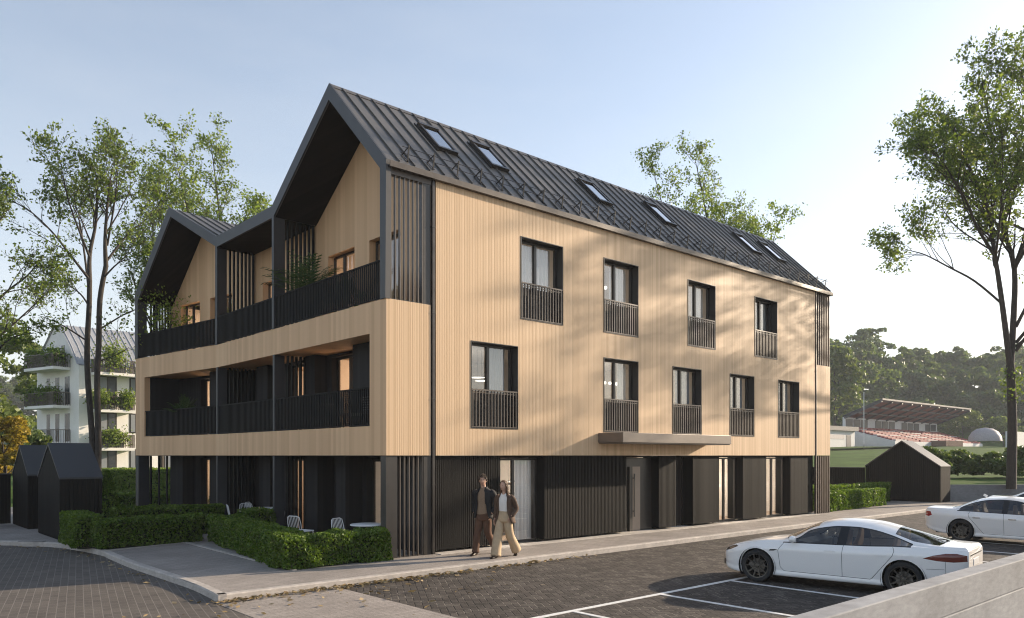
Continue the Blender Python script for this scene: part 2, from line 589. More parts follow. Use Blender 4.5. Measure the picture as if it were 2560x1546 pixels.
def battens(mb, a0, a1, z0, z1, holes, pitch, w, d0, d1):
    n = int((a1 - a0) / pitch)
    for k in range(n):
        a = a0 + (k + 0.5) * pitch
        cuts = sorted([(h[2], h[3]) for h in holes if h[0] - w / 2 < a < h[1] + w / 2])
        segs, z = [], z0
        for (c0, c1) in cuts:
            if c0 > z:
                segs.append((z, c0))
            z = max(z, c1)
        if z < z1:
            segs.append((z, z1))
        l, r = a - w / 2, a + w / 2
        for (s0, s1) in segs:
            mb.add([(l, d1, s0), (l, d0, s0), (r, d0, s0), (r, d1, s0), (l, d1, s1), (l, d0, s1), (r, d0, s1), (r, d1, s1)],
                   [(0, 1, 5, 4), (1, 2, 6, 5), (2, 3, 7, 6), (0, 3, 2, 1)])


# ---- upper storeys, street side
b = MB()
wall(b, 1.36, 19.70, 2.30, 8.80, HOLES, 0.014, 0.26)
battens(b, 1.36, 19.70, 2.30, 8.80, HOLES, 0.05, 0.0445, 0.0085, 0.0145)
b.build('facade_wall', M['wood'], BLD)
b = MB()
b.box(0.2, 1.22, 0.014, 0.26, 2.30, 5.79)
battens(b, 0.0, 1.22, 2.30, 5.79, [], 0.05, 0.043, 0.0085, 0.0145)
b.build('corner_panel', M['wood'], BLD)
b = MB()
b.box(19.82, 20.95, 0.014, 0.26, 2.30, 5.86)
battens(b, 19.82, 20.95, 2.30, 5.86, [], 0.05, 0.043, 0.0085, 0.0145)
b.build('corner_panel', M['wood'], BLD)

# ---- ground floor, street side: charred battens with recessed glazing
GP = [(1.36, 3.45), (4.98, 8.38), (9.92, 10.80), (11.70, 13.20), (14.66, 16.25), (17.95, 19.70)]
b = MB()
for (a0, a1) in GP:
    b.box(a0, a1, 0.12, 0.72, 0.07, 2.295)
    battens(b, a0, a1, 0.07, 2.295, [], 0.06, 0.038, 0.10, 0.121)
b.box(1.36, 19.70, 0.16, 0.9, 2.24, 2.297)
b.build('ground_floor_wall', M['dark_wood'], BLD)


def glazing(mb_frame, mb_pane, a0, a1, z0, z1, d, mull=(0.5,), bar=0.055, dep=0.06, mbar=None):
    mb_frame.box(a0, a1, d, d + dep, z0, z0 + bar)
    mb_frame.box(a0, a1, d, d + dep, z1 - bar, z1)
    mb_frame.box(a0, a0 + bar, d, d + dep, z0 + bar, z1 - bar)
    mb_frame.box(a1 - bar, a1, d, d + dep, z0 + bar, z1 - bar)
    mw = mbar or bar * 1.5
    for t in mull:
        c = a0 + (a1 - a0) * t
        mb_frame.box(c - mw / 2, c + mw / 2, d - 0.012, d + dep - 0.004, z0 + bar, z1 - bar)
    mb_pane.quad((a0 + bar, d + dep * .6, z0 + bar), (a1 - bar, d + dep * .6, z0 + bar), (a1 - bar, d + dep * .6, z1 - bar), (a0 + bar, d + dep * .6, z1 - bar))


for (a0, a1, t) in ((3.45, 4.98, .44), (13.20, 14.66, .5), (16.25, 17.95, .5)):
    f, p = MB(), MB()
    glazing(f, p, a0 + .002, a1 - .002, 0.03, 2.22, 0.40, (t,), 0.05)
    f.box(a0, a1, 0.20, 0.40, 0.0, 0.03)
    w_ = f.build('window', M['frame'], BLD)
    p.build('pane', M['pane'], w_)

# entrance door (recessed) and service door
f, p = MB(), MB()
f.box(8.40, 9.34, 0.36, 0.44, 1.96, 2.23)
f.box(8.40, 8.46, 0.36, 0.44, 0.0, 1.96)
f.box(8.80, 8.93, 0.34, 0.44, 0.0, 1.96)
f.box(9.34, 9.90, 0.38, 0.46, 0.0, 2.23)
dr = f.build('door', M['frame'], BLD)
p.box(8.93, 9.34, 0.375, 0.43, 0.02, 1.96)
p.build('door_leaf', plain('entrance door leaf', (0.26, 0.205, 0.16), 0.45, var=0.06), dr)
h = MB()
h.box(8.975, 9.005, 0.30, 0.33, 0.45, 1.75)
h.box(8.98, 9.0, 0.33, 0.375, 0.6, 0.63)
h.box(8.98, 9.0, 0.33, 0.375, 1.6, 1.63)
h.build('handle', M['frame'], dr)
g = MB()
g.quad((8.46, .40, .05), (8.80, .40, .05), (8.80, .40, 1.96), (8.46, .40, 1.96))
g.build('pane', M['pane'], dr)
f = MB()
f.box(10.80, 11.70, 0.55, 0.62, 0.04, 2.24)
f.box(10.80, 10.84, 0.50, 0.55, 0.0, 2.24)
f.box(11.66, 11.70, 0.50, 0.55, 0.0, 2.24)
dr2 = f.build('door', M['frame'], BLD)
h = MB()
h.tube([(10.95, 0.50, 1.0), (11.08, 0.50, 1.0)], 0.012)
h.tube([(10.95, 0.55, 1.0), (10.95, 0.50, 1.0)], 0.012)
h.build('handle', M['gutter'], dr2)

# ---- repeated street window: dark reveal, two sashes, slender railing
f, p, r = MB(), MB(), MB()
t_ = 0.018
f.box(0.0, t_, -0.004, 0.36, 0, WH)
f.box(WW - t_, WW, -0.004, 0.36, 0, WH)
f.box(t_, WW - t_, -0.004, 0.36, WH - t_, WH)
f.box(t_, WW - t_, -0.004, 0.36, 0, t_)
glazing(f, p, t_, WW - t_, t_, WH - t_, 0.24, (0.47,), 0.055, 0.07)
r.box(t_, WW - t_, 0.0, 0.05, 0.93, 0.965)
r.box(t_, WW - t_, 0.01, 0.04, 0.87, 0.885)
r.box(t_, WW - t_, 0.005, 0.045, 0.03, 0.05)
for k in range(15):
    c = 0.06 + k * (WW - 0.12) / 14
    r.box(c - 0.014, c + 0.014, 0.006, 0.040, 0.05, 0.93)
f.box(t_ + .055, WW - t_ - .055, 0.262, 0.285, t_ + .055, 0.90)  # dark panel added behind the railing so its gaps read black
win0 = f.build('window', M['frame'], BLD)
p.build('pane', M['pane'], win0)
r.build('railing', M['slat'], win0)
for i, (x, z) in enumerate(WIN_UP + WIN_LO):
    o = win0 if i == 0 else copy_tree(win0, BLD)
    o.location = (x, 0, z)

# ---- entrance canopy, rainwater pipes, eaves
b = MB()
b.box(7.0, 12.33, -0.91, 0.0, 2.66, 2.93)
b.box(7.03, 12.30, -0.88, 0.0, 2.63, 2.66)
b.build('canopy', M['canopy'], BLD, bevel=0.008)
for x, m in ((1.285, 'frame'), (19.76, 'gutter')):
    b = MB()
    b.box(x - .035, x + .035, -0.012, 0.06, 0.0, 8.72)
    for z in (1.6, 3.6, 5.6, 7.6):
        b.box(x - .045, x + .045, -0.018, 0.07, z, z + .03)
    b.build('downpipe', M[m], BLD)
b = MB()
b.prism([(-0.11, 8.70), (-0.11, 8.83), (-0.095, 8.83), (-0.095, 8.715), (-0.015, 8.715), (-0.015, 8.87), (0.0, 8.87), (0.0, 8.70)], 'x', 0.03, 20.97)
b.build('gutter', M['gutter'], BLD)

# ---- roof
OUT1 = [(-0.03, 8.87), (2.53, 11.41), (5.75, 9.18)]
b = MB()
b.prism([(-0.03, 8.87), (2.53, 11.41), (5.75, 9.18), (5.64, 8.88), (2.55, 11.05), (0.22, 8.70), (-0.01, 8.70)], 'x', 0.0, 20.95)
b.add([(0, 5.751, 8.89), (20.95, 5.751, 8.89), (20.95, 13.0, 8.89), (0, 9.83, 8.89),
       (0, 5.751, 9.17), (20.95, 5.751, 9.17), (20.95, 13.0, 9.17), (0, 9.83, 9.17)],
      [(0, 3, 2, 1), (4, 5, 6, 7), (0, 1, 5, 4), (1, 2, 6, 5), (2, 3, 7, 6), (3, 0, 4, 7)])
sl = Vector((0, 2.56, 2.54)).normalized()
nm = Vector((0, -sl.z, sl.y))
for k in range(50):
    x = 0.32 + 0.42 * k
    if x > 20.9:
        break
    b.bar((x, -0.02, 8.875) + nm * 0.02 if False else tuple(Vector((x, -0.02, 8.88)) + nm * 0.018), tuple(Vector((x, 2.52, 11.40)) + nm * 0.018), 0.022, 0.04, nm)
sl2 = Vector((0, 3.22, -2.23)).normalized()
nm2 = Vector((0, -sl2.z, sl2.y))
for k in range(50):
    x = 0.32 + 0.42 * k
    if x > 20.9:
        break
    b.bar(tuple(Vector((x, 2.54, 11.40)) + nm2 * 0.018), tuple(Vector((x, 5.72, 9.20)) + nm2 * 0.018), 0.022, 0.04, nm2)
b.prism([(2.43, 11.33), (2.53, 11.445), (2.63, 11.36)], 'x', -0.005, 20.96)
b.xf = W3
b.prism([(0.0, 9.17), (3.03, 10.73), (5.54, 8.12), (5.52, 7.84), (5.34, 7.86), (2.95, 10.42), (0.02, 8.90)], 'x', 0.0, 14)
sA = Vector((0, 3.03, 1.56)).normalized()
nA = Vector((0, -sA.z, sA.y))
for k in range(32):
    x = 0.3 + 0.42 * k
    b.bar(tuple(Vector((x, 0.05, 9.20)) + nA * 0.018), tuple(Vector((x, 3.0, 10.715)) + nA * 0.018), 0.022, 0.04, nA)
ROOF = b.build('roof', M['roof'], BLD)

# skylights: (x, slope start y)
for x in (2.18, 3.93, 8.20, 11.46, 16.88, 18.72):
    f, p = MB(), MB()
    o = Vector((x, 1.06, 8.88 + (1.06 + 0.02) * (2.54 / 2.56)))
    ex, ey, ez = Vector((1, 0, 0)), sl, nm
    f.xf = Matrix((( 1, ey.x, ez.x, o.x), (0, ey.y, ez.y, o.y), (0, ey.z, ez.z, o.z), (0, 0, 0, 1)))
    p.xf = f.xf
    w, l = 0.62, 1.30
    f.box(0, w, 0, 0.09, -0.05, 0.10)
    f.box(0, w, l - 0.12, l, -0.05, 0.12)
    f.box(0, 0.06, 0.09, l - .12, -0.05, 0.10)
    f.box(w - 0.06, w, 0.09, l - .12, -0.05, 0.10)
    f.box(0.14, w - 0.02, l - .005, l + .07, -0.05, 0.07)
    f.box(-0.05, 0, -0.06, l + .05, -0.02, 0.03)
    f.box(w, w + .05, -0.06, l + .05, -0.02, 0.03)
    s_ = f.build('skylight', M['frame'], BLD)
    p.quad((0.06, .09, .075), (w - .06, .09, .075), (w - .06, l - .12, .075), (0.06, l - .12, .075))
    p.build('pane', M['skypane'], s_)

# snow guard: brackets each on their own, two rods
br = MB()
base = Vector((0, 0.20, 8.88 + 0.22))
up_ = base + nm * 0.30 + sl * 0.05
br.bar(tuple(base - sl * 0.16), tuple(up_), 0.02, 0.03, (1, 0, 0))
br.bar(tuple(base + sl * 0.16), tuple(up_ - nm * .05), 0.02, 0.02, (1, 0, 0))
br.bar(tuple(base - sl * 0.2 + nm * .02), tuple(base + sl * 0.2 + nm * .02), 0.03, 0.012, nm)
br0 = br.build('snow_bracket', M['frame'], ROOF)
k = 0
x = 0.62
while x < 20.7:
    o = br0 if k == 0 else br0.copy()
    if k:
        COL.objects.link(o)
        o.parent = ROOF
    o.location = (x, 0, 0)
    x += 0.715
    k += 1
for t in (0.10, 0.24):
    b = MB()
    c = base + nm * t + sl * 0.02
    b.tube([(0.45, c.y, c.z), (20.8, c.y, c.z)], 0.008, 5)
    b.build('snow_rail', M['frame'], ROOF)

# ---- gable frame on the garden side (one bent band with its legs), front 30 mm proud
IN1 = [(0.22, 5.79), (0.22, 8.72), (2.55, 11.05), (5.63, 8.90), (5.63, 5.79)]
O1 = [(-0.004, 5.79), (-0.034, 8.865), (2.53, 11.45), (5.755, 9.20), (5.755, 5.79)]


def band(mb, outer, inner, x0, x1):
    for i in range(len(outer) - 1):
        a, b_, c, d = outer[i], outer[i + 1], inner[i + 1], inner[i]
        mb.add([(x0, *a), (x0, *b_), (x0, *c), (x0, *d), (x1, *a), (x1, *b_), (x1, *c), (x1, *d)],
               [(0, 1, 2, 3), (7, 6, 5, 4), (0, 4, 5, 1), (2, 6, 7, 3)])


b = MB()
band(b, O1[:2], IN1[:2], -0.03, 0.10)
band(b, O1[1:4], IN1[1:4], -0.03, 0.02)
band(b, O1[3:], IN1[3:], -0.03, 0.30)
b.box(-0.03, 0.02, 5.756, 9.74, 8.87, 9.20)
b.build('gable_frame', M['anthracite'], BLD)
b = MB()
b.xf = W3
O3 = [(-0.10, 5.79), (-0.10, 9.19), (3.03, 10.77), (5.56, 8.13), (5.56, 5.79)]
I3 = [(0.02, 5.79), (0.02, 8.93), (2.93, 10.42), (5.34, 7.86), (5.34, 5.79)]
band(b, O3[:2], I3[:2], -0.03, 0.30)
band(b, O3[1:4], I3[1:4], -0.03, 0.02)
band(b, O3[3:], I3[3:], -0.03, 0.30)
b.build('gable_frame', M['anthracite'], BLD)
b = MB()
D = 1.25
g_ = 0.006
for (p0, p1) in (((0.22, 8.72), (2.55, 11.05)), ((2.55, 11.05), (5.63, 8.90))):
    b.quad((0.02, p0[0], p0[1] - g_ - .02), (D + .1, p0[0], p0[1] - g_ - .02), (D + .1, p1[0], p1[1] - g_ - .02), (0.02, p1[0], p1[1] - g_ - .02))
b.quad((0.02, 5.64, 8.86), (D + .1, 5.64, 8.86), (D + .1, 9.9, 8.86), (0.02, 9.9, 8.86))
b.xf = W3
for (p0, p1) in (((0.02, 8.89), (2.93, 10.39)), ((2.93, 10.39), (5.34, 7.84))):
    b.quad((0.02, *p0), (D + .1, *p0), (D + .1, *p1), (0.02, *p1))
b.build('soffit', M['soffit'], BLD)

# ---- first floor frame of boards on the garden side
b = MB()
b.box(0.0, 0.2, 0.0145, 9.83, 2.30, 2.97)
b.box(0.0, 0.2, 0.0145, 9.83, 5.08, 5.79)
b.box(0.0, 0.2, 0.0145, 0.70, 2.97, 5.08)
b.xf = W3
b.box(0.0, 0.2, 0.0, 5.56, 2.30, 2.97)
b.box(0.0, 0.2, 0.0, 5.56, 5.08, 5.79)
b.box(0.0, 0.2, 4.88, 5.56, 2.97, 5.08)
b.box(0.2, 2.2, 5.3, 5.56, 2.30, 5.79)
b.build('loggia_frame', M['wood_flat'], BLD)
# loggia slabs / ceilings
b = MB()
for z0, z1 in ((2.32, 2.93), (5.10, 5.74)):
    b.box(0.2, 1.4, 0.26, 9.83, z0, z1)
b.xf = W3
for z0, z1 in ((2.32, 2.93), (5.10, 5.74)):
    b.box(0.2, 1.4, 0.0, 5.3, z0, z1)
b.build('loggia_slab', M['wood_flat'], BLD)
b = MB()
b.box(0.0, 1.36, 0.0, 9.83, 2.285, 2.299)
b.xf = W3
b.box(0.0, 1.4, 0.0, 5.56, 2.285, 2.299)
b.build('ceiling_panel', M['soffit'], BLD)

# ---- set back loggia walls, with windows
LW = [  # (transform, material key, a0, a1, z0, z1, holes)
    (SWAP, 'wood_flat', 0.2, 9.83, 5.74, 8.92, [(3.50, 4.94, 5.80, 7.86), (1.30, 2.76, 5.80, 7.86), (7.6, 9.2, 5.80, 7.81)]),
    (W3S, 'wood_flat', 0.0, 5.5, 5.74, 7.92, [(3.34, 4.70, 5.80, 7.80), (1.2, 2.63, 5.80, 7.80)]),
    (SWAP, 'dark_wood', 0.2, 9.83, 2.93, 5.10, [(3.0, 4.73, 2.97, 5.02), (6.3, 7.5, 2.97, 5.02)]),
    (W3S, 'dark_wood', 0.0, 5.5, 2.93, 5.10, [(2.0, 3.3, 2.97, 5.0)]),
    (SWAP, 'dark_wood', 0.2, 9.83, 0.0, 2.285, [(1.6, 2.9, 0.05, 2.2), (6.3, 7.5, 0.05, 2.2)]),
    (W3S, 'dark_wood', 0.0, 5.5, 0.0, 2.285, [(2.0, 3.3, 0.05, 2.2)]),
]
for (xf, mk, a0, a1, z0, z1, holes) in LW:
    b = MB()
    b.xf = xf
    wall(b, a0, a1, z0, z1, holes, D, D + 0.22)
    if mk == 'dark_wood':
        battens(b, a0, a1, z0, z1, holes, 0.12, 0.11, D - 0.010, D + .001)
    if mk == 'wood_flat' and xf is SWAP:
        b.prism([(D, 0), (D, 0)], 'z', 0, 0) if False else None
        b.xf = None
        b.prism([(0.5, 8.92), (2.56, 10.98), (5.55, 8.92)], 'x', D, D + .22)
    if mk == 'wood_flat' and xf is W3S:
        b.xf = W3
        b.prism([(0.0, 7.92), (0.0, 8.85), (2.94, 10.36), (5.26, 7.92)], 'x', D, D + .22)
    b.build('loggia_wall', M['loggia_lifted' if mk == 'dark_wood' else mk], BLD)
    for h_ in holes:
        f, p = MB(), MB()
        f.xf = p.xf = xf
        glazing(f, p, h_[0], h_[1], h_[2], h_[3], D + 0.16 + 0.03, (0.6,), 0.06, 0.05)
        wd = f.build('window', M['frame'], BLD)
        p.build('pane', M['pane'], wd)

# dark piers standing in the loggias
for (xf, *bx) in ((None, 0.70, D - .013, 0.75, 2.65, 2.94, 5.09), (None, 0.85, D - .013, 4.95, 5.5, 2.94, 5.09), (None, 0.95, D - .013, 8.2, 9.0, 2.94, 5.09),
                  (None, 0.75, D - .013, 4.6, 5.3, 0.0, 2.28), (None, 0.75, D - .013, 3.1, 3.6, 0.0, 2.28), (None, 0.95, D - .013, 8.0, 8.8, 0.0, 2.28),
                  (W3, 0.6, D - .013, 0.5, 1.5, 2.94, 5.09), (W3, 0.6, D - .013, 0.5, 1.5, 0.0, 2.28), (W3, 0.8, D - .013, 3.7, 4.5, 0.0, 2.28), (W3, 0.2, 1.25, 4.80, 4.88, 2.94, 5.09)):
    b = MB()
    b.xf = xf
    b.box(*bx)
    b.build('loggia_pier', M['loggia_lifted'], BLD)

# ---- posts
for (xf, x0, x1, y0, y1, z0, z1) in (
        (None, 0.0, 0.30, 5.65, 5.76, 0, 2.285), (None, 0.0, 0.30, 5.65, 5.76, 2.97, 5.08),
        (None, 0.0, 0.30, 9.74, 9.84, 0, 2.285), (None, 0.0, 0.30, 9.74, 9.84, 2.97, 5.08),
        (None, 0.0, 0.30, 0.02, 0.24, 0, 2.285), (W3, 0.0, 0.4, 5.34, 5.56, 0, 2.285),
        (None, 1.02, 1.22, 0.02, 0.20, 0, 2.285), (None, 1.02, 1.22, 0.03, 0.2, 5.79, 8.7)):
    b = MB()
    b.xf = xf
    b.box(x0, x1, y0, y1, z0, z1)
    b.build('post', M['frame' if z0 < 1 and xf is None and y0 < 1 or x0 > 1 else 'anthracite'], BLD)


# ---- slatted screens (slats run up, their narrow edge outwards)
def screen(xf, n, a0, a1, y0, y1, z0, z1, w=0.038):
    b = MB()
    b.xf = xf
    for k in range(n):
        a = a0 + (a1 - a0) * k / (n - 1)
        b.box(a - w / 2, a + w / 2, y0, y1, z0, z1)
    b.box(a0, a1, (y0 + y1) / 2 - .012, (y0 + y1) / 2 + .012, z0 + .002, z0 + .03)
    return b


for z0, z1, mk in ((0.0, 2.285, 'slat'), (5.79, 8.70, 'slat')):
    b = screen(None, 8, 0.14, 1.00, 0.03, 0.095, z0, z1, 0.026)
    if z0 > 5:
        b.box(0.10, 1.24, 0.02, 0.16, 8.58, 8.70)
    b.build('slat_screen', M['slat'], BLD)
    b = screen(None, 8, 19.86, 20.93, 0.03, 0.115, z0 + (0.07 if z0 > 5 else 0), z1)
    b.build('slat_screen', M['slat'], BLD)
for yy in (5.70, 9.79):
    for z0, z1 in ((0, 2.285), (2.93, 5.09), (5.74, 8.86)):
        b = screen(None, 7, 0.42, D - .06, yy - .05, yy + .05, z0, z1)
        b.build('slat_screen', M['rail'], BLD)
for z0, z1 in ((0, 2.285), (5.74, 7.84)):
    b = screen(W3, 8, 0.5, 2.6 if z0 < 1 else D, 5.40, 5.50, z0, z1)
    b.build('slat_screen', M['rail'], BLD)

# ---- loggia railings
for (xf, y0, y1, z0, z1, xr) in ((None, 0.24, 5.64, 5.82, 6.69, 0.0), (None, 5.77, 9.73, 5.82, 6.68, 0.0), (W3, 0.03, 5.33, 5.82, 6.64, 0.0),
                                 (None, 0.71, 5.64, 2.99, 3.87, 0.02), (None, 5.77, 9.73, 2.99, 3.88, 0.02), (W3, 0.02, 4.87, 2.99, 3.88, 0.02)):
    b = MB()
    b.xf = xf
    b.box(xr, xr + .05, y0, y1, z1 - .03, z1)
    b.box(xr + .01, xr + .04, y0, y1, z0, z0 + .02)
    n = int((y1 - y0) / 0.085)
    for k in range(n):
        c = y0 + (k + .5) * (y1 - y0) / n
        b.box(xr + .012, xr + .034, c - .022, c + .022, z0 + .02, z1 - .03)
    b.build('railing', M['rail'], BLD)

# ---- shell behind: floors, partitions, rear walls
b = MB()
b.box(1.47, 19.7, 0.262, 9.8, 2.36, 2.90)
b.box(1.47, 19.7, 0.262, 9.8, 5.15, 5.74)
b.box(1.47, 19.7, 0.9, 9.8, -0.05, 0.028)
b.build('interior_slab', M['floor'], BLD)
b = MB()
for zz0, zz1 in ((0.03, 2.355), (2.905, 5.145), (5.745, 8.85)):
    b.box(1.6, 19.6, 3.6, 3.75, zz0, zz1)
for x in (6.4, 10.1, 13.1, 16.0):
    for zz0, zz1 in ((0.03, 2.2), (2.905, 5.145), (5.745, 8.6)):
        b.box(x, x + .12, 0.95 if zz0 < 1 else 0.40, 3.59, zz0, zz1)
for zz0, zz1 in ((0.03, 2.355), (2.905, 5.145), (5.745, 8.85)):
    b.box(4.4, 4.5, 3.76, 9.55, zz0, zz1)
    b.box(1.48, 4.39, 5.9, 6.0, zz0, zz1)
b.box(1.6, 19.6, 0.3, 3.59, 5.1, 5.145)
b.box(1.6, 19.6, 0.3, 3.59, 2.905, 2.915)
b.box(1.6, 19.6, 0.35, 3.59, 8.36, 8.40)
b.build('interior_wall', M['plaster'], BLD)
b = MB()
b.box(19.65, 19.85, 0.262, 9.8, 0.0, 8.86)
b.prism([(0.4, 8.87), (2.55, 11.0), (5.6, 8.87)], 'x', 19.65, 19.85)
b.box(1.47, 19.64, 9.6, 9.8, 0, 8.86)
b.xf = W3
b.box(1.47, 13.9, 5.0, 5.3, 0, 7.8)
b.box(4.0, 4.1, 0.1, 5.0, 0, 7.8)
b.box(13.7, 13.9, 0.1, 5.0, 0, 7.8)
b.build('rear_wall', M['plaster'], BLD)
b = MB()
b.box(1.36, 19.76, -0.20, 0.72, -0.03, 0.012)
b.build('plinth', M['strip'], BLD)

# ---- curtains, lamps inside the street windows
NAMES = {0: 'upper floor window nearest the corner', 1: 'second upper floor window from the corner', 2: 'third upper floor window from the corner',
         3: 'last upper floor window towards the far end', 4: 'middle floor window nearest the corner', 5: 'middle floor window above the canopy start',
         6: 'middle floor window above the canopy middle', 7: 'middle floor window beside the canopy end', 8: 'last middle floor window towards the far end'}
M['sheer'] = leafmat('sheer curtain', [(0.0, (0.62, 0.61, 0.59)), (1.0, (0.70, 0.69, 0.67))], 0.4, 0.9, (1, 1, 1))
M['drape'] = leafmat('grey curtain', [(0.0, (0.30, 0.32, 0.35)), (1.0, (0.40, 0.42, 0.45))], 0.3, 0.9, (1, 1, 1))


def curtain(x0, x1, y, z0, z1, mat, label):
    b = MB()
    n = max(8, int((x1 - x0) / 0.018))
    top, bot = [], []
    for k in range(n + 1):
        x = x0 + (x1 - x0) * k / n
        d = 0.03 * math.sin(2 * PI * x / 0.125 + 0.6 * math.sin(x * 9)) + 0.01 * math.sin(x * 31)
        top.append((x, y + d * .7, z1))
        bot.append((x, y + d, z0))
    b.loft([bot, top], cap=False, closed=False)
    o = b.build('curtain', M[mat], None, smooth=True, angle=180)
    tag(o, label, 'curtain', 'curtains behind the street windows')
    return o


for i, (a, c, mk) in {0: (0.05, 1.5, 'sheer'), 1: (0.72, 1.5, 'sheer'), 2: (0.78, 1.5, 'sheer'), 3: (0.75, 1.5, 'sheer'), 4: (0.80, 1.5, 'drape'), 5: (1.1, 1.5, 'sheer'), 6: (0.72, 1.5, 'drape'), 7: (0.7, 1.5, 'drape'), 8: (0.7, 1.5, 'drape')}.items():
    x, z = (WIN_UP + WIN_LO)[i]
    curtain(x + a, x + c, 0.46, z + .03, z + WH - .04, mk, ('pale sheer' if mk == 'sheer' else 'grey') + ' curtain behind the ' + NAMES[i])
curtain(4.35, 4.95, 0.60, 0.05, 2.2, 'drape', 'long grey sheer curtain behind the ground floor window beside the couple')
curtain(3.47, 3.66, 0.60, 0.05, 2.2, 'sheer', 'narrow pale curtain at the left edge of the ground floor window behind the couple')

M['lampglow'] = emit('lit lamp underside', (1.0, 0.90, 0.76), 1.3)


def pendant(x, y, z, r, top, label, globe=False):
    b = MB()
    b.m = 0
    if globe:
        b.tube([(0, 0, 0.05), (0, 0, top - z)], 0.004, 5)
        b.m = 1
        b.ball((0, 0, 0), r, 14, 8)
    else:
        b.tube([(0, 0, 0.03), (0, 0, top - z)], 0.004, 5)
        b.lathe([(0.0, 0.035), (r * .5, 0.035), (r, 0.01), (r, -0.004), (r * .94, -0.006)], 24)
        b.m = 1
        b.lathe([(r * .93, -0.005), (0.0, -0.008)], 24)
    o = b.build('pendant_lamp', [M['frame'], M['lampglow']], None, smooth=True, loc=(x, y, z))
    tag(o, label, 'lamp', 'pendant lamps inside the apartments')


pendant(3.58, 1.2, 4.36, 0.22, 5.1, 'lit flat disc lamp, leftmost of three in the middle floor window nearest the corner')
pendant(3.86, 1.35, 4.30, 0.20, 5.1, 'lit flat disc lamp hung lowest in the middle floor window nearest the corner')
pendant(4.35, 1.5, 4.55, 0.22, 5.1, 'lit flat disc lamp hung highest in the middle floor window nearest the corner')
pendant(5.05, 1.1, 7.12, 0.22, 8.36, 'lit disc lamp behind the sheer curtain of the upper floor corner window')
pendant(8.45, 1.0, 7.40, 0.055, 8.36, 'left one of two glass ball lamps in the second upper floor window', True)
pendant(8.85, 1.0, 7.42, 0.06, 8.36, 'right one of two glass ball lamps in the second upper floor window', True)
for k, (x, nm_) in enumerate(((8.36, 'left'), (8.60, 'middle'), (8.90, 'right'))):
    pendant(x, 0.95, 4.50, 0.05, 5.1, nm_ + ' one of three small ball lamps behind the middle floor window above the canopy start', True)
pendant(11.6, 1.2, 4.75, 0.14, 5.1, 'small disc lamp high in the middle floor window above the canopy middle')
pendant(4.85, 1.4, 1.50, 0.16, 2.3, 'disc lamp inside the ground floor window behind the couple')
pendant(5.25, 1.6, 1.56, 0.18, 2.3, 'disc lamp hung further back inside the ground floor window beside the couple')


def room_light(x, y, z, w, col=(1.0, 0.90, 0.80), name='room_light'):
    l_ = bpy.data.lights.new(name, 'POINT')
    l_.energy = w
    l_.shadow_soft_size = 0.12
    l_.color = col
    o = bpy.data.objects.new(name, l_)
    COL.objects.link(o)
    o.location = (x, y, z)


# point lights added to brighten street rooms and glowing loggia rooms
for (x, y, z, w_) in ((3.4, 1.7, 3.85, 14), (8.1, 1.6, 4.05, 14), (11.3, 1.6, 4.2, 9), (14.5, 1.6, 4.2, 9), (17.6, 1.6, 4.2, 9),
                      (4.9, 1.6, 6.7, 13), (8.1, 1.6, 6.8, 13), (12.0, 1.6, 6.8, 9), (16.0, 1.6, 6.8, 9),
                      (4.6, 2.0, 1.45, 75), (14.4, 2.0, 1.5, 85), (17.6, 2.0, 1.5, 85)):
    room_light(x, y, z, w_)
for (x, y, z, w_) in ((2.6, 4.7, 4.5, 34), (2.6, 4.7, 7.2, 20), (2.6, 8.8, 7.2, 26), (2.6, 8.2, 4.4, 34), (2.6, 8.2, 1.6, 22)):
    room_light(x, y, z, w_, (1.0, 0.66, 0.42))
for p_, w_ in (((2.4, 4.2, 7.0), 22), ((2.4, 3.9, 4.4), 34), ((2.4, 3.9, 1.6), 24)):
    room_light(*(W3 @ Vector(p_)), w_, (1.0, 0.66, 0.42))

for x, lab in ((14.0, 'timber sideboard with shelf inside the wider ground floor window past the service door'), (17.3, 'timber sideboard with shelf inside the last ground floor window'), (5.3, 'dark timber sideboard inside the ground floor window beside the couple')):
    root = tag(empty('sideboard', (x + .3, 2.2, 0.028)), lab, 'sideboard', 'sideboards inside the ground floor rooms')
    b = MB()
    b.box(-.8, .8, -.25, .25, 0.10, .50)
    b.build('cabinet', M['floor'], root)
    b = MB()
    b.box(-.85, .85, -.28, .28, .50, .54)
    b.build('top', M['plaster'], root)
    b = MB()
    for z in (.85, 1.15):
        b.box(-.8, .8, .05, .25, z, z + .03)
    for xx in (-.7, -.45, -.2, .1, .3, .62):
        b.lathe([(0, .54), (.05, .54), (.06, .62), (.035, .70), (0, .70)], 10, 'z', (xx, 0, 0))
        b.lathe([(0, .88), (.06, .88), (.05, 1.0), (0, 1.0)], 10, 'z', (xx + .08, .15, 0))
    b.build('shelf', M['frame'], root)
# ================================================================== SETTING
def sstep(a, b, t):
    t = min(1, max(0, (t - a) / (b - a)))
    return t * t * (3 - 2 * t)


def terrain(X, Y):
    """height of the land, X/Y metres right of / in front of the standpoint"""
    m = sstep(21.3, 22.6, X)
    z = -0.20
    far = 0.72 + 0.010 * max(0, min(Y, 150) - 40) + 0.024 * max(0, min(Y, 150) - 58)
    t = sstep(38.9, 39.6, Y - 0.0 * X) * m
    z = z * (1 - t) + far * t
    z += sstep(38, 60, Y) * (1 - m) * 0.25
    hill = 22 * sstep(196, 268, Y) * (0.75 + 0.25 * m) + 12 * sstep(330, 600, Y)
    z += hill
    return z


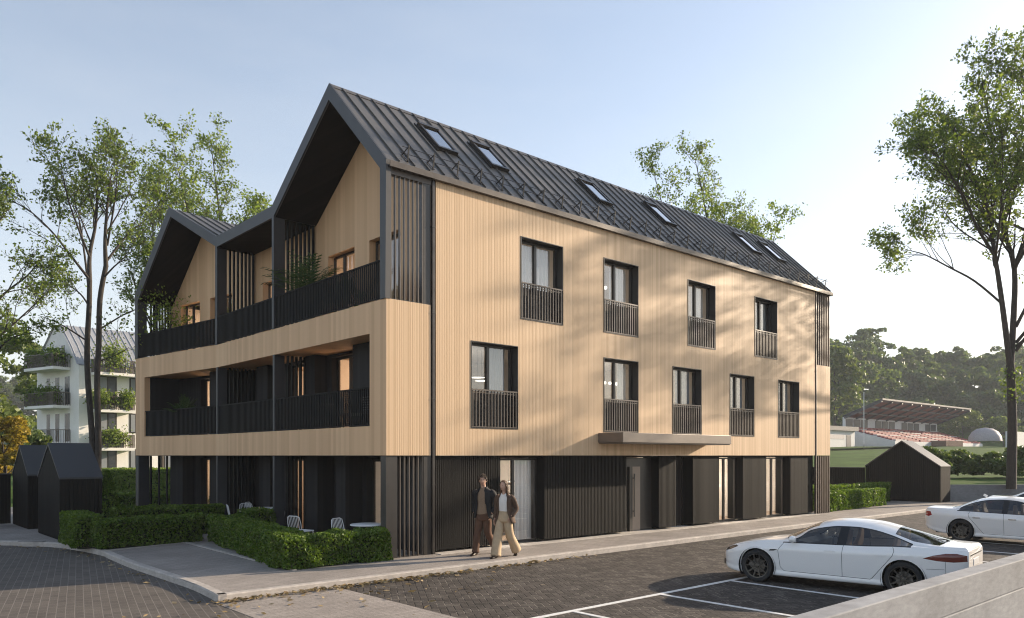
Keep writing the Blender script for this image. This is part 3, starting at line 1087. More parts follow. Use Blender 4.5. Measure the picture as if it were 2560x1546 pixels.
b = MB()
ys = [-60, -30, -10, 0, 10, 20, 30, 36, 38.8, 39.0, 39.2, 39.4, 39.6, 39.8, 42, 46, 50, 55, 60, 70, 85, 100, 120, 140, 150, 165, 180, 200, 225, 250, 280, 310, 340, 400, 500, 700, 1000, 1600]
xs = [-1400, -700, -400, -250, -150, -100, -70, -50, -35, -25, -15, -8, 0, 9, 18, 21.2, 21.6, 22, 22.4, 22.8, 25, 32, 40, 55, 70, 90, 120, 160, 220, 320, 500, 800, 1500]
vs = [(*spot(x, y), terrain(x, y)) for y in ys for x in xs]
nx = len(xs)
b.add(vs, [(j * nx + i, j * nx + i + 1, (j + 1) * nx + i + 1, (j + 1) * nx + i) for j in range(len(ys) - 1) for i in range(nx - 1)])
M['grass'] = plain('mown grass', (0.060, 0.105, 0.022), 0.95, var=0.35, scale=0.35, src='Position', spec=0.05)
tag(b.build('ground', M['grass'], None, smooth=True), kind='structure')

# road of herringbone pavers (kerb step 0.12 below the pavement), yard of running-bond pavers to the left
b = MB()
b.quad((-4.5, -260, -.12), (140.0, -260, -.12), (140.0, -1.7, -.12), (-4.5, -1.7, -.12))
tag(b.build('road', M['road'], None), kind='structure')
b = MB()
yard = [spot(X, Y) for X, Y in ((-60, 2), (-60, 26), (-30, 22.5), (-13.7, 20.9), (-13.2, 20.8), (-11.9, 20.4), (-10.1, 19.0), (-9.2, 18.0), (-8.1, 16.7), (-6.7, 15.1), (-5.7, 14.0), (-4.8, 12.8))]
b.add([(x, y, -.116) for x, y in yard] + [(-4.5, -45, -.116), (-60, -45, -.116)], [tuple(range(len(yard) + 2))])
tag(b.build('yard', M['yard'], None), kind='structure')
b = MB()
b.quad((-4.55, -40, -.112), (-2.3, -40, -.112), (-2.3, -1.75, -.112), (-4.55, -1.75, -.112))
tag(b.build('crossing', M['strip_pavers'], None), kind='structure')

# pavements
kerbline = [(-60, 25.9), (-30, 22.4), (-13.7, 20.75), (-13.2, 20.65), (-11.9, 20.25), (-10.13, 18.87), (-9.25, 17.86), (-8.16, 16.56), (-6.72, 14.98), (-5.71, 13.86), (-4.84, 12.72)]
kl = [spot(*p) for p in kerbline]
sm = []
for i in range(len(kl) - 1):
    for t in range(5):
        q = t / 5
        p0, p1, p2, p3 = (Vector(kl[max(i - 1, 0)]), Vector(kl[i]), Vector(kl[i + 1]), Vector(kl[min(i + 2, len(kl) - 1)]))
        v = 0.5 * ((2 * p1) + (p2 - p0) * q + (2 * p0 - 5 * p1 + 4 * p2 - p3) * q * q + (3 * p1 - p0 - 3 * p2 + p3) * q ** 3)
        sm.append((v.x, v.y))
sm.append(kl[-1])
b = MB()
# footway along the street facade
b.quad((-4.35, -1.78, 0.0), (40.0, -1.78, 0.0), (40.0, 0.75, 0.0), (-4.35, 0.75, 0.0))
b.quad((20.95, 0.75, 0.0), (40.0, 0.75, 0.0), (40.0, 3.4, 0.0), (20.95, 3.4, 0.0))
# forecourt left of the building and terrace ground
inner = [(x + 0.06, y + 0.05) for x, y in sm[10:]]
n = len(inner)
poly = inner[:-2] + [(-4.36, -1.70), (-4.35, 0.75), (1.3, 0.75), (1.3, 16), (-1.0, 26), (-16.5, 26)]
b.add([(x, y, 0.0) for x, y in poly], [tuple(range(len(poly)))])
tag(b.build('pavement', M['walk'], None), kind='structure')
b = MB()


def kerb_run(mb, pts, w, z0, z1):
    L_, R_ = [], []
    for i, p in enumerate(pts):
        a, c = Vector(pts[max(i - 1, 0)]), Vector(pts[min(i + 1, len(pts) - 1)])
        d = (c - a).normalized()
        nn = Vector((-d.y, d.x))
        L_.append(p)
        R_.append((p[0] + nn.x * w, p[1] + nn.y * w))
    rings = [[(l[0], l[1], z0), (l[0], l[1], z1 - .02), (l[0] * .88 + r[0] * .12, l[1] * .88 + r[1] * .12, z1), (r[0], r[1], z1), (r[0], r[1], z0)] for l, r in zip(L_, R_)]
    mb.loft(rings)


kerb_run(b, sm, 0.15, -.2, 0.006)
cx_, cy_ = kl[-1]
kerb_run(b, [(cx_ + .01, -1.92), (0, -1.92), (15, -1.90), (40, -1.88)], 0.15, -.2, 0.006)
tag(b.build('kerb', M['kerb'], None), kind='structure')
# path edging beside the hedge
b = MB()
b.bar((-2.28, -0.2, 0.0), (-2.15, 6.35, 0.0), 0.10, 0.03)
b.bar((-4.3, 5.75, 0.0), (-2.1, 6.35, 0.0), 0.08, 0.03)
tag(b.build('path_edging', M['kerb'], None), kind='structure')

# bay markings
b = MB()
b.box(-14, 30.5, -6.34, -6.24, -.125, -.114)
tag(b.build('marking_line', M['paint'], None), kind='structure')
for x in (-5.05, -2.85, -0.65, 1.55, 3.75, 5.95, 8.15, 10.35, 12.55, 14.75, 16.95, 19.15, 21.35):
    b = MB()
    b.box(x - .045, x + .045, -11.0, -6.345, -.125, -.1145)
    tag(b.build('marking_line', M['paint'], None), kind='structure')

# ------------------------------------------------------------------ walls, sheds, fences
b = MB()
b.box(-16, 24, -11.46, -11.22, -.2, 0.515)
b.box(-16, 24, -11.46, -11.22, 0.521, 0.90)
b.box(-15.99, 23.99, -11.452, -11.228, 0.50, 0.53)
tag(b.build('concrete_wall', M['concrete'], None, bevel=0.012), 'smooth grey concrete parapet wall running across the foreground corner beside the white fastback', 'wall')
M['concrete_dark'] = concrete('shade toned concrete', (0.20, 0.20, 0.205), 1.1, 0.2, False)  # grey lowered so the shade on this wall is in the colour
p0, p1 = spot(21.66, 38.9), spot(60, 41.5)
b = MB()
b.bar((*p0, 0.30), (*p1, 0.30), 0.25, 1.04)
tag(b.build('concrete_wall', M['concrete_dark'], None, bevel=0.01), 'low grey concrete retaining wall behind the parked cars beside the far shed', 'wall')


def shed(x0, x1, y0, y1, ze, zr, label, base=(0, 0)):
    root = tag(empty('shed', ((x0 + x1) / 2, (y0 + y1) / 2, 0)), label, 'shed', 'dark gabled sheds')
    ox, oy = (x0 + x1) / 2, (y0 + y1) / 2
    hx, hy = (x1 - x0) / 2, (y1 - y0) / 2
    b = MB()
    b.prism([(-hy, 0), (hy, 0), (hy, ze), (0, zr), (-hy, ze)], 'x', -hx, hx)
    for sgn in (-1, 1):
        n = int(2 * hy / 0.1)
        for k in range(n):
            y = -hy + (k + .5) * 2 * hy / n
            zt = ze + (zr - ze) * (1 - abs(y) / hy)
            b.box(min(sgn * hx, sgn * (hx + .016)), max(sgn * hx, sgn * (hx + .016)), y - .036, y + .036, 0.02, zt - .04)
        n = int(2 * hx / 0.1)
        for k in range(n):
            x = -hx + (k + .5) * 2 * hx / n
            b.box(x - .036, x + .036, min(sgn * hy, sgn * (hy + .016)), max(sgn * hy, sgn * (hy + .016)), 0.02, ze - .01)
    b.build('wall', M['dark_wood'], root)
    b = MB()
    k = (zr - ze) / hy
    e = 0.03
    th = 0.05
    b.prism([(-hy - e, ze - e * k + .012), (0, zr + .012), (hy + e, ze - e * k + .012), (hy + e, ze - e * k + .012 + th), (0, zr + .012 + th * 1.3), (-hy - e, ze - e * k + .012 + th)], 'x', -hx - .03, hx + .03)
    b.build('roof', M['anthracite'], root)
    return root


shed(-4.5, -3.48, 9.1, 11.85, 1.66, 2.58, 'black timber shed with steep gable roof, the nearer of the pair beside the hedge')
shed(-4.5, -3.40, 13.38, 15.88, 1.66, 2.56, 'black timber shed with steep gable roof, the farther of the pair next to the fence')
shed(31.3, 32.6, -0.5, 3.1, 1.74, 2.98, 'wide black timber shed standing alone past the far end of the house')


def fence(p, q, h, label):
    root = tag(empty('fence', (*p, 0)), label, 'fence')
    d = Vector((q[0] - p[0], q[1] - p[1], 0))
    L_ = d.length
    root.rotation_euler = (0, 0, math.atan2(d.y, d.x))
    b = MB()
    b.box(0, L_, 0, 0.05, 0.02, h - .04)
    n = int(L_ / .1)
    for k in range(n):
        x = (k + .5) * L_ / n
        b.box(x - .036, x + .036, -.016, 0, 0.03, h - .05)
        b.box(x - .036, x + .036, .05, .066, 0.03, h - .05)
    b.build('panel', M['dark_wood'], root)
    b = MB()
    b.box(0, L_, -.03, .08, h - .04, h)
    b.build('cap_rail', M['anthracite'], root)


fence((-13.5, 15.75), (-4.56, 15.95), 1.70, 'black vertical board fence at the left edge beyond the paired sheds')
fence((31.35, 3.15), (31.35, 9.5), 1.68, 'black vertical board fence joining the lone shed beyond the house')


# ------------------------------------------------------------------ hedges
def hedge(x0, y0, x1, y1, th, h, label, size=0.035, dens=1500, mat='hedge', z0=0.0, group=None, wob=0.04):
    """box hedge with its centre line from (x0,y0) to (x1,y1)"""
    L_ = math.hypot(x1 - x0, y1 - y0)
    root = tag(empty('hedge', (x0, y0, z0), math.atan2(y1 - y0, x1 - x0)), label, 'hedge', group or 'clipped hedges')
    fs = [('t', L_ * th), ('f', L_ * h), ('b', L_ * h), ('l', th * h), ('r', th * h)]
    P = []
    for kind, area in fs:
        n = int(area * dens)
        u, v = rng.uniform(0, 1, n), rng.uniform(0, 1, n)
        dd = rng.exponential(0.03, n).clip(0, .12) - 0.03
        if kind == 't':
            q = np.stack([u * L_, (v - .5) * th, h - dd], 1)
        elif kind in 'fb':
            s = -1 if kind == 'f' else 1
            q = np.stack([u * L_, s * (th / 2 - dd), v * (h - .02) + .02], 1)
        else:
            q = np.stack([(dd if kind == 'l' else L_ - dd), (u - .5) * th, v * (h - .02) + .02], 1)
        P.append(q)
    P = np.concatenate(P)
    # soft lumps of growth
    w = np.array([mnoise.noise(Vector((p[0] * 2.6 + x0, p[1] * 2.6 + y0, p[2] * 2.6))) for p in P])[:, None]
    cen = np.stack([P[:, 0].clip(th * .4, max(L_ - th * .4, th * .4)), np.zeros(len(P)), np.full(len(P), h * .5)], 1)
    out = P - cen
    out /= np.maximum(np.linalg.norm(out, axis=1)[:, None], 1e-5)
    P = P + out * w * wob * 2
    P[:, 2] = np.maximum(P[:, 2], 0.02)
    # round the arrises
    quads_mesh('foliage', leaf_quads(P, size), M[mat], root)
    b = MB()
    i_ = 0.085
    b.box(i_, L_ - i_, -th / 2 + i_, th / 2 - i_, 0, h - i_)
    b.build('twigs', M['hedge_core'], root)
    return root


hedge(-2.45, 0.22, 0.02, 0.16, 0.70, 0.63, 'sunlit box hedge along the pavement in front of the corner terrace', 0.034, 2300, wob=0.06)
hedge(-2.02, 0.62, -1.22, 6.2, 0.74, 0.66, 'long clipped hedge running back along the paved path', 0.034, 1700)
hedge(-4.36, 6.35, -1.75, 6.75, 0.70, 0.68, 'clipped hedge across the far end of the paved path', 0.036, 1500)
hedge(-4.42, 6.5, -4.25, 8.9, 0.6, 0.78, 'clipped hedge in front of the nearer black shed', 0.036, 1400)
hedge(-3.3, 8.85, -0.35, 8.55, 0.7, 0.80, 'clipped hedge set further back before the middle terrace', 0.04, 1200)
hedge(-0.8, 5.75, -0.1, 5.85, 0.6, 0.80, 'short clipped hedge ending at the second dark post', 0.036, 1500)
hedge(21.25, 0.55, 27.4, 0.85, 0.7, 0.74, 'sunlit hedge beside the footway past the far end of the house', 0.05, 900)
hedge(21.8, 1.75, 30.2, 1.85, 0.8, 0.90, 'darker hedge behind the sunlit one at the far end of the house', 0.05, 700)
a_, c_ = spot(-26, 44), spot(-13.5, 43)
hedge(*a_, *c_, 1.2, 1.6, 'tall light green hedge in front of the white apartment block', 0.09, 420, 'hedge_sun_tone', -.1)
a_, c_ = spot(-17, 31), spot(-11, 30)
hedge(*a_, *c_, 1.0, 0.75, 'low dark hedge seen through the slatted screen beside the house', 0.06, 600, 'hedge', 0)

# conical shrub
cx_, cy_ = spot(-11.45, 21.9)
root = tag(empty('conical_shrub', (cx_, cy_, 0)), 'cone shaped clipped evergreen shrub rising behind the hedge by the black shed', 'shrub')
n = 5200
hh = rng.uniform(0, 1, n) ** 1.3
an = rng.uniform(0, 2 * PI, n)
rr = 0.40 * (1 - hh ** 1.6) * (0.86 + 0.16 * rng.uniform(0, 1, n)) + 0.03
P = np.stack([np.cos(an) * rr, np.sin(an) * rr, hh * 1.85 + .02], 1)
quads_mesh('foliage', leaf_quads(P, 0.034, up=np.array([0, 0, 1.0])), M['hedge'], root)
b = MB()
b.lathe([(0.30, 0.0), (0.27, 0.6), (0.18, 1.2), (0.06, 1.7), (0, 1.75)], 12)
b.build('twigs', M['hedge_core'], root)

# fallen leaves by the kerb
P = []
for _ in range(900):
    x = rng.uniform(-4.6, 4.5)
    t = abs(rng.normal(0, 0.16))
    if rng.uniform() < math.exp(-max(0, x + 1) * .35):
        P.append((x, -1.95 - t, -.105 + rng.uniform(0, .02)))
for _ in range(110):
    x = rng.uniform(-7.5, 1)
    P.append((x, -2.0 - abs(rng.normal(0, 1.3)), -.105))
for _ in range(90):
    q = rng.uniform(0, 1)
    i = int(q * (len(sm) - 1))
    P.append((sm[i][0] - abs(rng.normal(0, .3)) - .05, sm[i][1] - abs(rng.normal(0, .2)) - .05, -.105))
P = np.array(P)
V = leaf_quads(P, 0.055, 0.6)
V[:, :, 2] = P[:, None, 2] + (V[:, :, 2] - P[:, None, 2]) * 0.35 + .012
tag(quads_mesh('fallen_leaves', V, M['dry'], None), 'dry brown leaves lying along the kerb', 'leaves', kind='stuff')


# ------------------------------------------------------------------ trees
def grow(mb, LV, p, d, L_, r, lvl, maxl, kids, leaf_n, up=0.12, wig=0.16, spread=0.28):
    n = 4 if lvl >= 2 else 6
    pts, rad = [p.copy()], [r]
    for i in range(n):
        d = (d + Vector((random.gauss(0, wig), random.gauss(0, wig), random.gauss(0, wig) + up))).normalized()
        p = p + d * (L_ / n)
        pts.append(p)
        rad.append(max(r * (1 - 0.75 * (i + 1) / n), 0.006))
    mb.tube(pts, rad, 5 if lvl < 2 else 3, cap=False)
    if lvl < maxl:
        kn = kids[min(lvl, len(kids) - 1)]
        for c in range(kn):
            t = 0.25 + 0.75 * (c + random.random()) / kn
            twig_off(mb, LV, pts, rad, t, L_ * random.uniform(.30, .55) * (1.15 - .4 * t), lvl + 1, maxl, kids, leaf_n, up, wig, spread, (24, 55))
    if lvl >= maxl - 1:
        for _ in range(leaf_n if lvl == maxl else leaf_n // 2):
            t = random.uniform(0.25, 1.05)
            q = at(pts, min(t, 1.0))
            LV.append((q.x + random.gauss(0, spread), q.y + random.gauss(0, spread), q.z + random.gauss(0, spread * .7)))


def at(pts, t):
    f = t * (len(pts) - 1)
    i = min(int(f), len(pts) - 2)
    return pts[i].lerp(pts[i + 1], f - i)


def twig_off(mb, LV, pts, rad, t, L_, lvl, maxl, kids, leaf_n, up, wig, spread, ang=(28, 60)):
    f = t * (len(pts) - 1)
    i = min(int(f), len(pts) - 2)
    p = pts[i].lerp(pts[i + 1], f - i)
    r = rad[i] * (1 - (f - i)) + rad[i + 1] * (f - i)
    ax = (pts[i + 1] - pts[i]).normalized()
    o = ax.orthogonal().normalized()
    o.rotate(Matrix.Rotation(random.uniform(0, 2 * PI), 3, ax))
    a = math.radians(random.uniform(*ang))
    d = (ax * math.cos(a) + o * math.sin(a)).normalized()
    grow(mb, LV, p, d, L_, max(r * .55, .007), lvl, maxl, kids, leaf_n, up, wig, spread)


def tree_from_limbs(label, loc, limbs, leaf_size, leaf_n, kids, child_len, n_child, mat='leaf', group=None, spread=.28, name='tree', up=.12, extra=None, t0=.3, wig=.16):
    """limbs: list of (points[(x,y,z)], r0, r1, has_children)"""
    root = tag(empty(name, loc, YAW), label, 'tree', group)
    mb, LV = MB(), []
    for (pts, r0, r1, ch) in limbs:
        P0 = [Vector(p) for p in pts]
        # smooth the polyline
        P1 = []
        for i in range(len(P0) - 1):
            for k in range(4):
                q = k / 4
                a, b_, c, d_ = P0[max(i - 1, 0)], P0[i], P0[i + 1], P0[min(i + 2, len(P0) - 1)]
                P1.append(0.5 * ((2 * b_) + (c - a) * q + (2 * a - 5 * b_ + 4 * c - d_) * q * q + (3 * b_ - a - 3 * c + d_) * q ** 3))
        P1.append(P0[-1])
        m = len(P1)
        rad = [r0 + (r1 - r0) * i / (m - 1) for i in range(m)]
        mb.tube(P1, rad, 9 if r0 > .1 else 6, cap=False)
        if ch:
            Ltot = sum((P1[i + 1] - P1[i]).length for i in range(m - 1))
            kn = max(3, int(Ltot * n_child * ch))
            for c in range(kn):
                t = t0 + (1 - t0) * (c + random.random()) / kn
                twig_off(mb, LV, P1, rad, min(t, .999), child_len * random.uniform(.55, 1.2) * (1.2 - .6 * t), 1, 3, kids, leaf_n, up, wig, spread, (18, 48))
    if extra:
        LV.extend(extra)
    trunk = mb.build('trunk', M['bark'], root, smooth=True, angle=180)
    C = np.array(LV)
    quads_mesh('crown', leaf_quads(C, leaf_size, .35), M[mat], root)
    return root, len(C)


def px(limb, u0, v0, k):
    return [((p[0] - u0) * k, (p[2] if len(p) > 2 else 0.0), (v0 - p[1]) * k) for p in limb]


# big tree at the right edge
k = 0.01975
T = lambda L_: px(L_, 2535, 1215, k)
limbs = [
    (T([(2535, 1220), (2538, 1050), (2533, 905)]), .235, .19, 0),
    (T([(2533, 915), (2512, 800, -.2), (2495, 700, -.3), (2478, 636, -.5), (2454, 547, -.8), (2425, 463, -.8), (2395, 380, -.6), (2378, 310, -.4)]), .15, .02, 1),
    (T([(2480, 640, -.5), (2418, 572, -1), (2378, 519, -1.5), (2335, 479, -2), (2295, 440, -2.4), (2265, 420, -2.6)]), .085, .015, 1),
    (T([(2507, 755, -.2), (2455, 690, .4), (2402, 650, .8), (2355, 612, 1.3), (2325, 597, 1.6), (2312, 594, 1.6)]), .065, .012, 1),
    (T([(2533, 915), (2548, 780, .2), (2553, 660, .3), (2535, 560, .5), (2523, 480, .4), (2500, 380, .2), (2478, 280, 0), (2462, 190, 0)]), .16, .02, 1),
    (T([(2553, 660, .3), (2590, 560, .5), (2602, 420, .5), (2590, 300, .3), (2570, 210, 0), (2560, 160, 0)]), .12, .02, 1),
    (T([(2535, 560, .5), (2480, 480, 1.2), (2440, 400, 2), (2410, 330, 2.4), (2392, 280, 2.6)]), .075, .015, 1),
    (T([(2553, 660, .3), (2545, 560, -2), (2525, 440, -4), (2505, 340, -5.5)]), .09, .015, 1),
    (T([(2590, 560, .5), (2560, 450, 3.5), (2530, 340, 5)]), .08, .015, 1),
    (T([(2590, 560, .5), (2680, 450, -1), (2740, 340, -1.5)]), .09, .015, 1),
    (T([(2480, 640, -.5), (2440, 600, -2), (2400, 520, -3.5), (2370, 420, -4.5)]), .06, .012, 1),
]
for (a_, b__, zt, d) in ((6.8, 9.5, 12.0, 3.4), (7.2, 10.3, 14.3, 4.2), (7.0, 9.6, 11.6, 4.9), (8.0, 11.5, 15.8, 3.0)):
    j_ = random.uniform(-.5, .5)
    limbs.append(([(0.3, .1, a_), (.42 * d + j_, -.40 * d + j_, b__), (.6677 * d + 1.4 * j_, -.7444 * d + 1.4 * j_, zt)], .085, .015, .45))
ex = [(random.gauss(0.1, .28), random.gauss(0, .3), random.uniform(4.2, 6.0)) for _ in range(260)]
_, nl = tree_from_limbs('tall forked tree with airy green crown at the right edge behind the concrete wall', (*spot(24.9, 38.6), 0.72), limbs, 0.080, 4, (0, 7, 5), 3.1, 2.2, 'leaf', 'broadleaf trees around the house', .13, extra=ex, t0=.30, up=.07, wig=.12)
print('leaves right', nl)

# twin stemmed tree left
k = 0.01706
T = lambda L_: px(L_, 235, 1270, k)
limbs = [
    (T([(228, 1270), (232, 1120), (220, 950), (218, 860), (223, 763), (224, 696)]), .13, .10, 0),
    (T([(243, 1270), (246, 1120), (243, 950), (247, 860), (250, 746), (265, 662)]), .135, .10, 0),
    (T([(224, 700), (218, 629, .2), (230, 548, .3), (236, 461, .2), (233, 415, .1)]), .10, .015, 1),
    (T([(265, 664), (269, 595, -.2), (279, 500, -.3), (287, 420, -.2)]), .10, .015, 1),
    (T([(224, 696), (195, 645, -.5), (160, 590, -.9), (110, 540, -1.2), (62, 520, -1.4)]), .06, .01, 1),
    (T([(222, 720), (190, 610, .6), (165, 530, 1), (130, 470, 1.3)]), .055, .01, 1),
    (T([(223, 763), (175, 722, .8), (125, 690, 1.2), (85, 668, 1.4)]), .045, .01, 1),
    (T([(219, 850), (175, 815, -.6), (130, 795, -1)]), .04, .01, .8),
    (T([(249, 820), (300, 775, .5), (345, 752, .8)]), .045, .01, 1),
    (T([(260, 690), (310, 662, -.5), (352, 655, -.8)]), .045, .01, 1),
    (T([(266, 650), (300, 575, .6), (345, 520, 1), (372, 475, 1.2)]), .055, .01, 1),
    (T([(268, 610), (310, 520, -.8), (330, 450, -1.2)]), .05, .01, 1),
    (T([(224, 640), (200, 520, -.8), (195, 440, -1.2)]), .05, .01, 1),
    (T([(247, 900), (280, 880, .4), (305, 860, .6)]), .03, .01, .8),
]
_, nl = tree_from_limbs('slender twin stemmed tree behind the paired black sheds', (*spot(-17.83, 33.0), 0.0), limbs, 0.066, 4, (0, 7, 4), 2.5, 2.2, 'leaf', 'broadleaf trees around the house', .11, up=.07, wig=.12)
print('leaves twin', nl)

# tree entering at the left edge
k = 0.0150
T = lambda L_: px(L_, -60, 1290, k)
limbs = [
    (T([(-60, 1290), (-62, 1000), (-55, 800)]), .16, .12, 0),
    (T([(-55, 820), (-40, 700, -.3), (-20, 600, -.4), (5, 560, -.4)]), .10, .015, 1),
    (T([(-58, 900), (-20, 850, .3), (30, 790, .6), (70, 740, .8)]), .06, .012, 1),
    (T([(-58, 960), (0, 900, -.4), (50, 860, -.6), (110, 850, -.8)]), .06, .012, 1),
    (T([(-55, 820), (-20, 740, .6), (25, 690, .9), (60, 640, 1)]), .06, .012, 1),
    (T([(-55, 820), (-90, 700, .4), (-80, 560, .6)]), .08, .012, 1),
]
_, nl = tree_from_limbs('thin branched tree reaching in from the left edge', (*spot(-19.4, 28.0), 0.0), limbs, 0.060, 3, (0, 6, 4), 1.6, 2.6, 'leaf', 'broadleaf trees around the house', .10, up=.07, wig=.12)


def limbs_auto(H, r0, zc, n, spread_r, seed, top=1.0, flare=0.55):
    """upright vase shaped crown"""
    random.seed(seed)
    st = [(0, 0, 0), (random.uniform(-.2, .2), random.uniform(-.2, .2), H * zc * .6), (random.uniform(-.3, .3), random.uniform(-.3, .3), H * zc)]
    out = [(st, r0, r0 * .75, 0)]
    x, y, z = st[-1]
    out.append(([st[-1], (x + random.uniform(-.4, .4), y, z + (H - z) * .5), (x + random.uniform(-.6, .6), y, H * .97)], r0 * .7, .015, 1))
    for i in range(n):
        a = 2 * PI * i / n + random.uniform(-.4, .4)
        zz = H * zc * (1 - .15 * random.random()) + (H - H * zc) * .35 * (i / n)
        rr = spread_r * random.uniform(.7, 1.1)
        zt = H * random.uniform(.72, .95) if i % 2 else H * random.uniform(.55, .75)
        p0 = (x * zz / z, y * zz / z, zz)
        out.append(([p0, (math.cos(a) * rr * flare, math.sin(a) * rr * flare, zz + (zt - zz) * .45), (math.cos(a) * rr, math.sin(a) * rr, zt)], r0 * .4, .012, 1))
    return out


bt = [
    (-17.3, 46.0, 21.4, .17, .36, 8, 3.4, 3, 'rounded leafy tree rising behind the middle flat roof', 'leaf_light'),
    (-21.3, 47.0, 19.8, .15, .40, 6, 2.7, 8, 'thin airy tree rising behind the left small gable', 'leaf'),
    (-13.6, 50.0, 18.2, .15, .45, 7, 3.0, 21, 'lower spreading tree peeking out beside the main gable', 'leaf_light'),
    (12.7, 52.0, 22.8, .16, .45, 9, 4.2, 15, 'airy tree rising behind the long roof ridge', 'leaf_light'),
    (15.4, 52.5, 19.0, .13, .5, 6, 3.0, 31, 'smaller airy tree behind the far part of the roof ridge', 'leaf_light'),
]
for (X, Y, H, r, zc, n, sp, seed, lab, mk) in bt:
    L_ = limbs_auto(H, r, zc, n, sp, seed)
    tree_from_limbs(lab, (*spot(X, Y), 0), L_, 0.085, 4, (0, 6, 4), 2.5, 1.8, mk, 'broadleaf trees around the house', .17, up=.08, wig=.12)


def clump_tree(n_blob, H, R, leaf, n_leaf, seed):
    g = np.random.default_rng(seed)
    C = []
    for _ in range(n_blob):
        h = g.uniform(.18, 1) ** .8
        rr = R * math.sqrt(max(0.05, 1 - ((h - .55) / .5) ** 2)) * math.sqrt(g.uniform(0.1, 1))
        a = g.uniform(0, 2 * PI)
        c = np.array([rr * math.cos(a), rr * math.sin(a), h * H])
        br = R * g.uniform(.20, .38)
        d = g.normal(size=(n_leaf, 3))
        d /= np.linalg.norm(d, axis=1)[:, None]
        d[:, 2] = np.abs(d[:, 2]) * 1.0 - .25
        C.append(c + d * br * g.uniform(.65, 1.08, size=(n_leaf, 1)) * np.array([1, 1, .8]))
    C = np.concatenate(C)
    return C


def crown_tree(name, seed, H, R, leaf, nb, nl, mk, label, group, loc, rz=0, trunk=True, cat='tree'):
    root = tag(empty(name, loc, rz), label, cat, group)
    C = clump_tree(nb, H, R, leaf, nl, seed)
    quads_mesh('crown' if trunk else 'foliage', leaf_quads(C, leaf), M[mk], root)
    if trunk:
        b = MB()
        b.tube([(0, 0, -.5), (0.1, 0, H * .35), (-.1, .1, H * .8)], [H * .022, H * .018, H * .006], 6)
        for i in range(5):
            a = i * 1.3
            b.tube([(0, 0, H * (.25 + .08 * i)), (R * .5 * math.cos(a), R * .5 * math.sin(a), H * (.45 + .08 * i))], [H * .010, H * .004], 4)
        b.build('trunk', M['bark'], root)
    return root


# individually visible trees of the middle distance
crown_tree('tree', 71, 23, 6.0, 0.42, 70, 120, 'forest_warm', 'tall yellowish tree standing right behind the far end of the house', 'trees by the stadium', (*spot(76, 182), 3.9))
crown_tree('tree', 72, 9.5, 4.5, 0.30, 46, 100, 'forest_warm', 'bright green round tree between the stand and the big trunk', 'trees by the stadium', (*spot(113, 194), 3.9))
crown_tree('tree', 73, 7.5, 4.2, 0.30, 40, 100, 'leaf_light', 'lower bright tree behind the white dome', 'trees by the stadium', (*spot(122, 192), 3.9))
crown_tree('tree', 75, 4.4, 1.45, 0.12, 50, 110, 'autumn', 'golden autumn tree behind the left fence', 'trees near the white block', (*spot(-28.9, 44), -.1))
crown_tree('tree', 76, 15.0, 5.0, 0.26, 60, 110, 'forest_warm', 'tall pale green tree behind the golden autumn tree', 'trees near the white block', (*spot(-49, 72), 0))
crown_tree('tree', 77, 3.6, 1.5, 0.2, 36, 100, 'forest', 'dark green bushy tree beside the golden autumn tree', 'trees near the white block', (*spot(-31.0, 50), 0))
for i, (X, Y, H, R) in enumerate(((26.6, 50, 2.0, 1.5), (29.2, 51, 1.75, 1.5), (31.4, 50, 1.6, 1.4), (33.6, 51, 2.0, 1.6), (36.0, 50, 2.6, 1.9), (35.6, 46.5, 4.6, 1.6))):
    labs = ['dark round shrub just right of the lone shed roof', 'dark shrub, second to the right of the lone shed', 'low dark shrub midway between the lone shed and the big trunk',
            'dark shrub close left of the big trunk', 'tall dark shrub behind the big trunk', 'tall dark bush right of the big trunk at the frame edge']
    crown_tree('shrub', 90 + i, H, R, 0.13, 34, 90, 'forest', labs[i], 'shrubs beyond the retaining wall', (*spot(X, Y), terrain(X, Y) - .15), i * 1.1, False, 'shrub')

# wooded slope: one mass of crowns
C = []
g = np.random.default_rng(17)
for i in range(250):
    right = g.uniform() < .62
    Y = g.uniform(203, 300)
    X = g.uniform(.33 * Y, .82 * Y) if right else g.uniform(-.80 * Y, -.40 * Y)
    H = g.uniform(9, 15)
    H *= 1.35 if 0 < X / Y < .47 else 1.0
    c = clump_tree(22, H, H * .40, .5, 42, 200 + i)
    x, y = spot(X, Y)
    C.append(c + np.array([x, y, terrain(X, Y) - .5]))
C = np.concatenate(C)
tag(quads_mesh('woodland', leaf_quads(C, 0.72), M['forest'], None), 'dense dark green wood covering the slope behind the stadium', 'wood', kind='stuff')

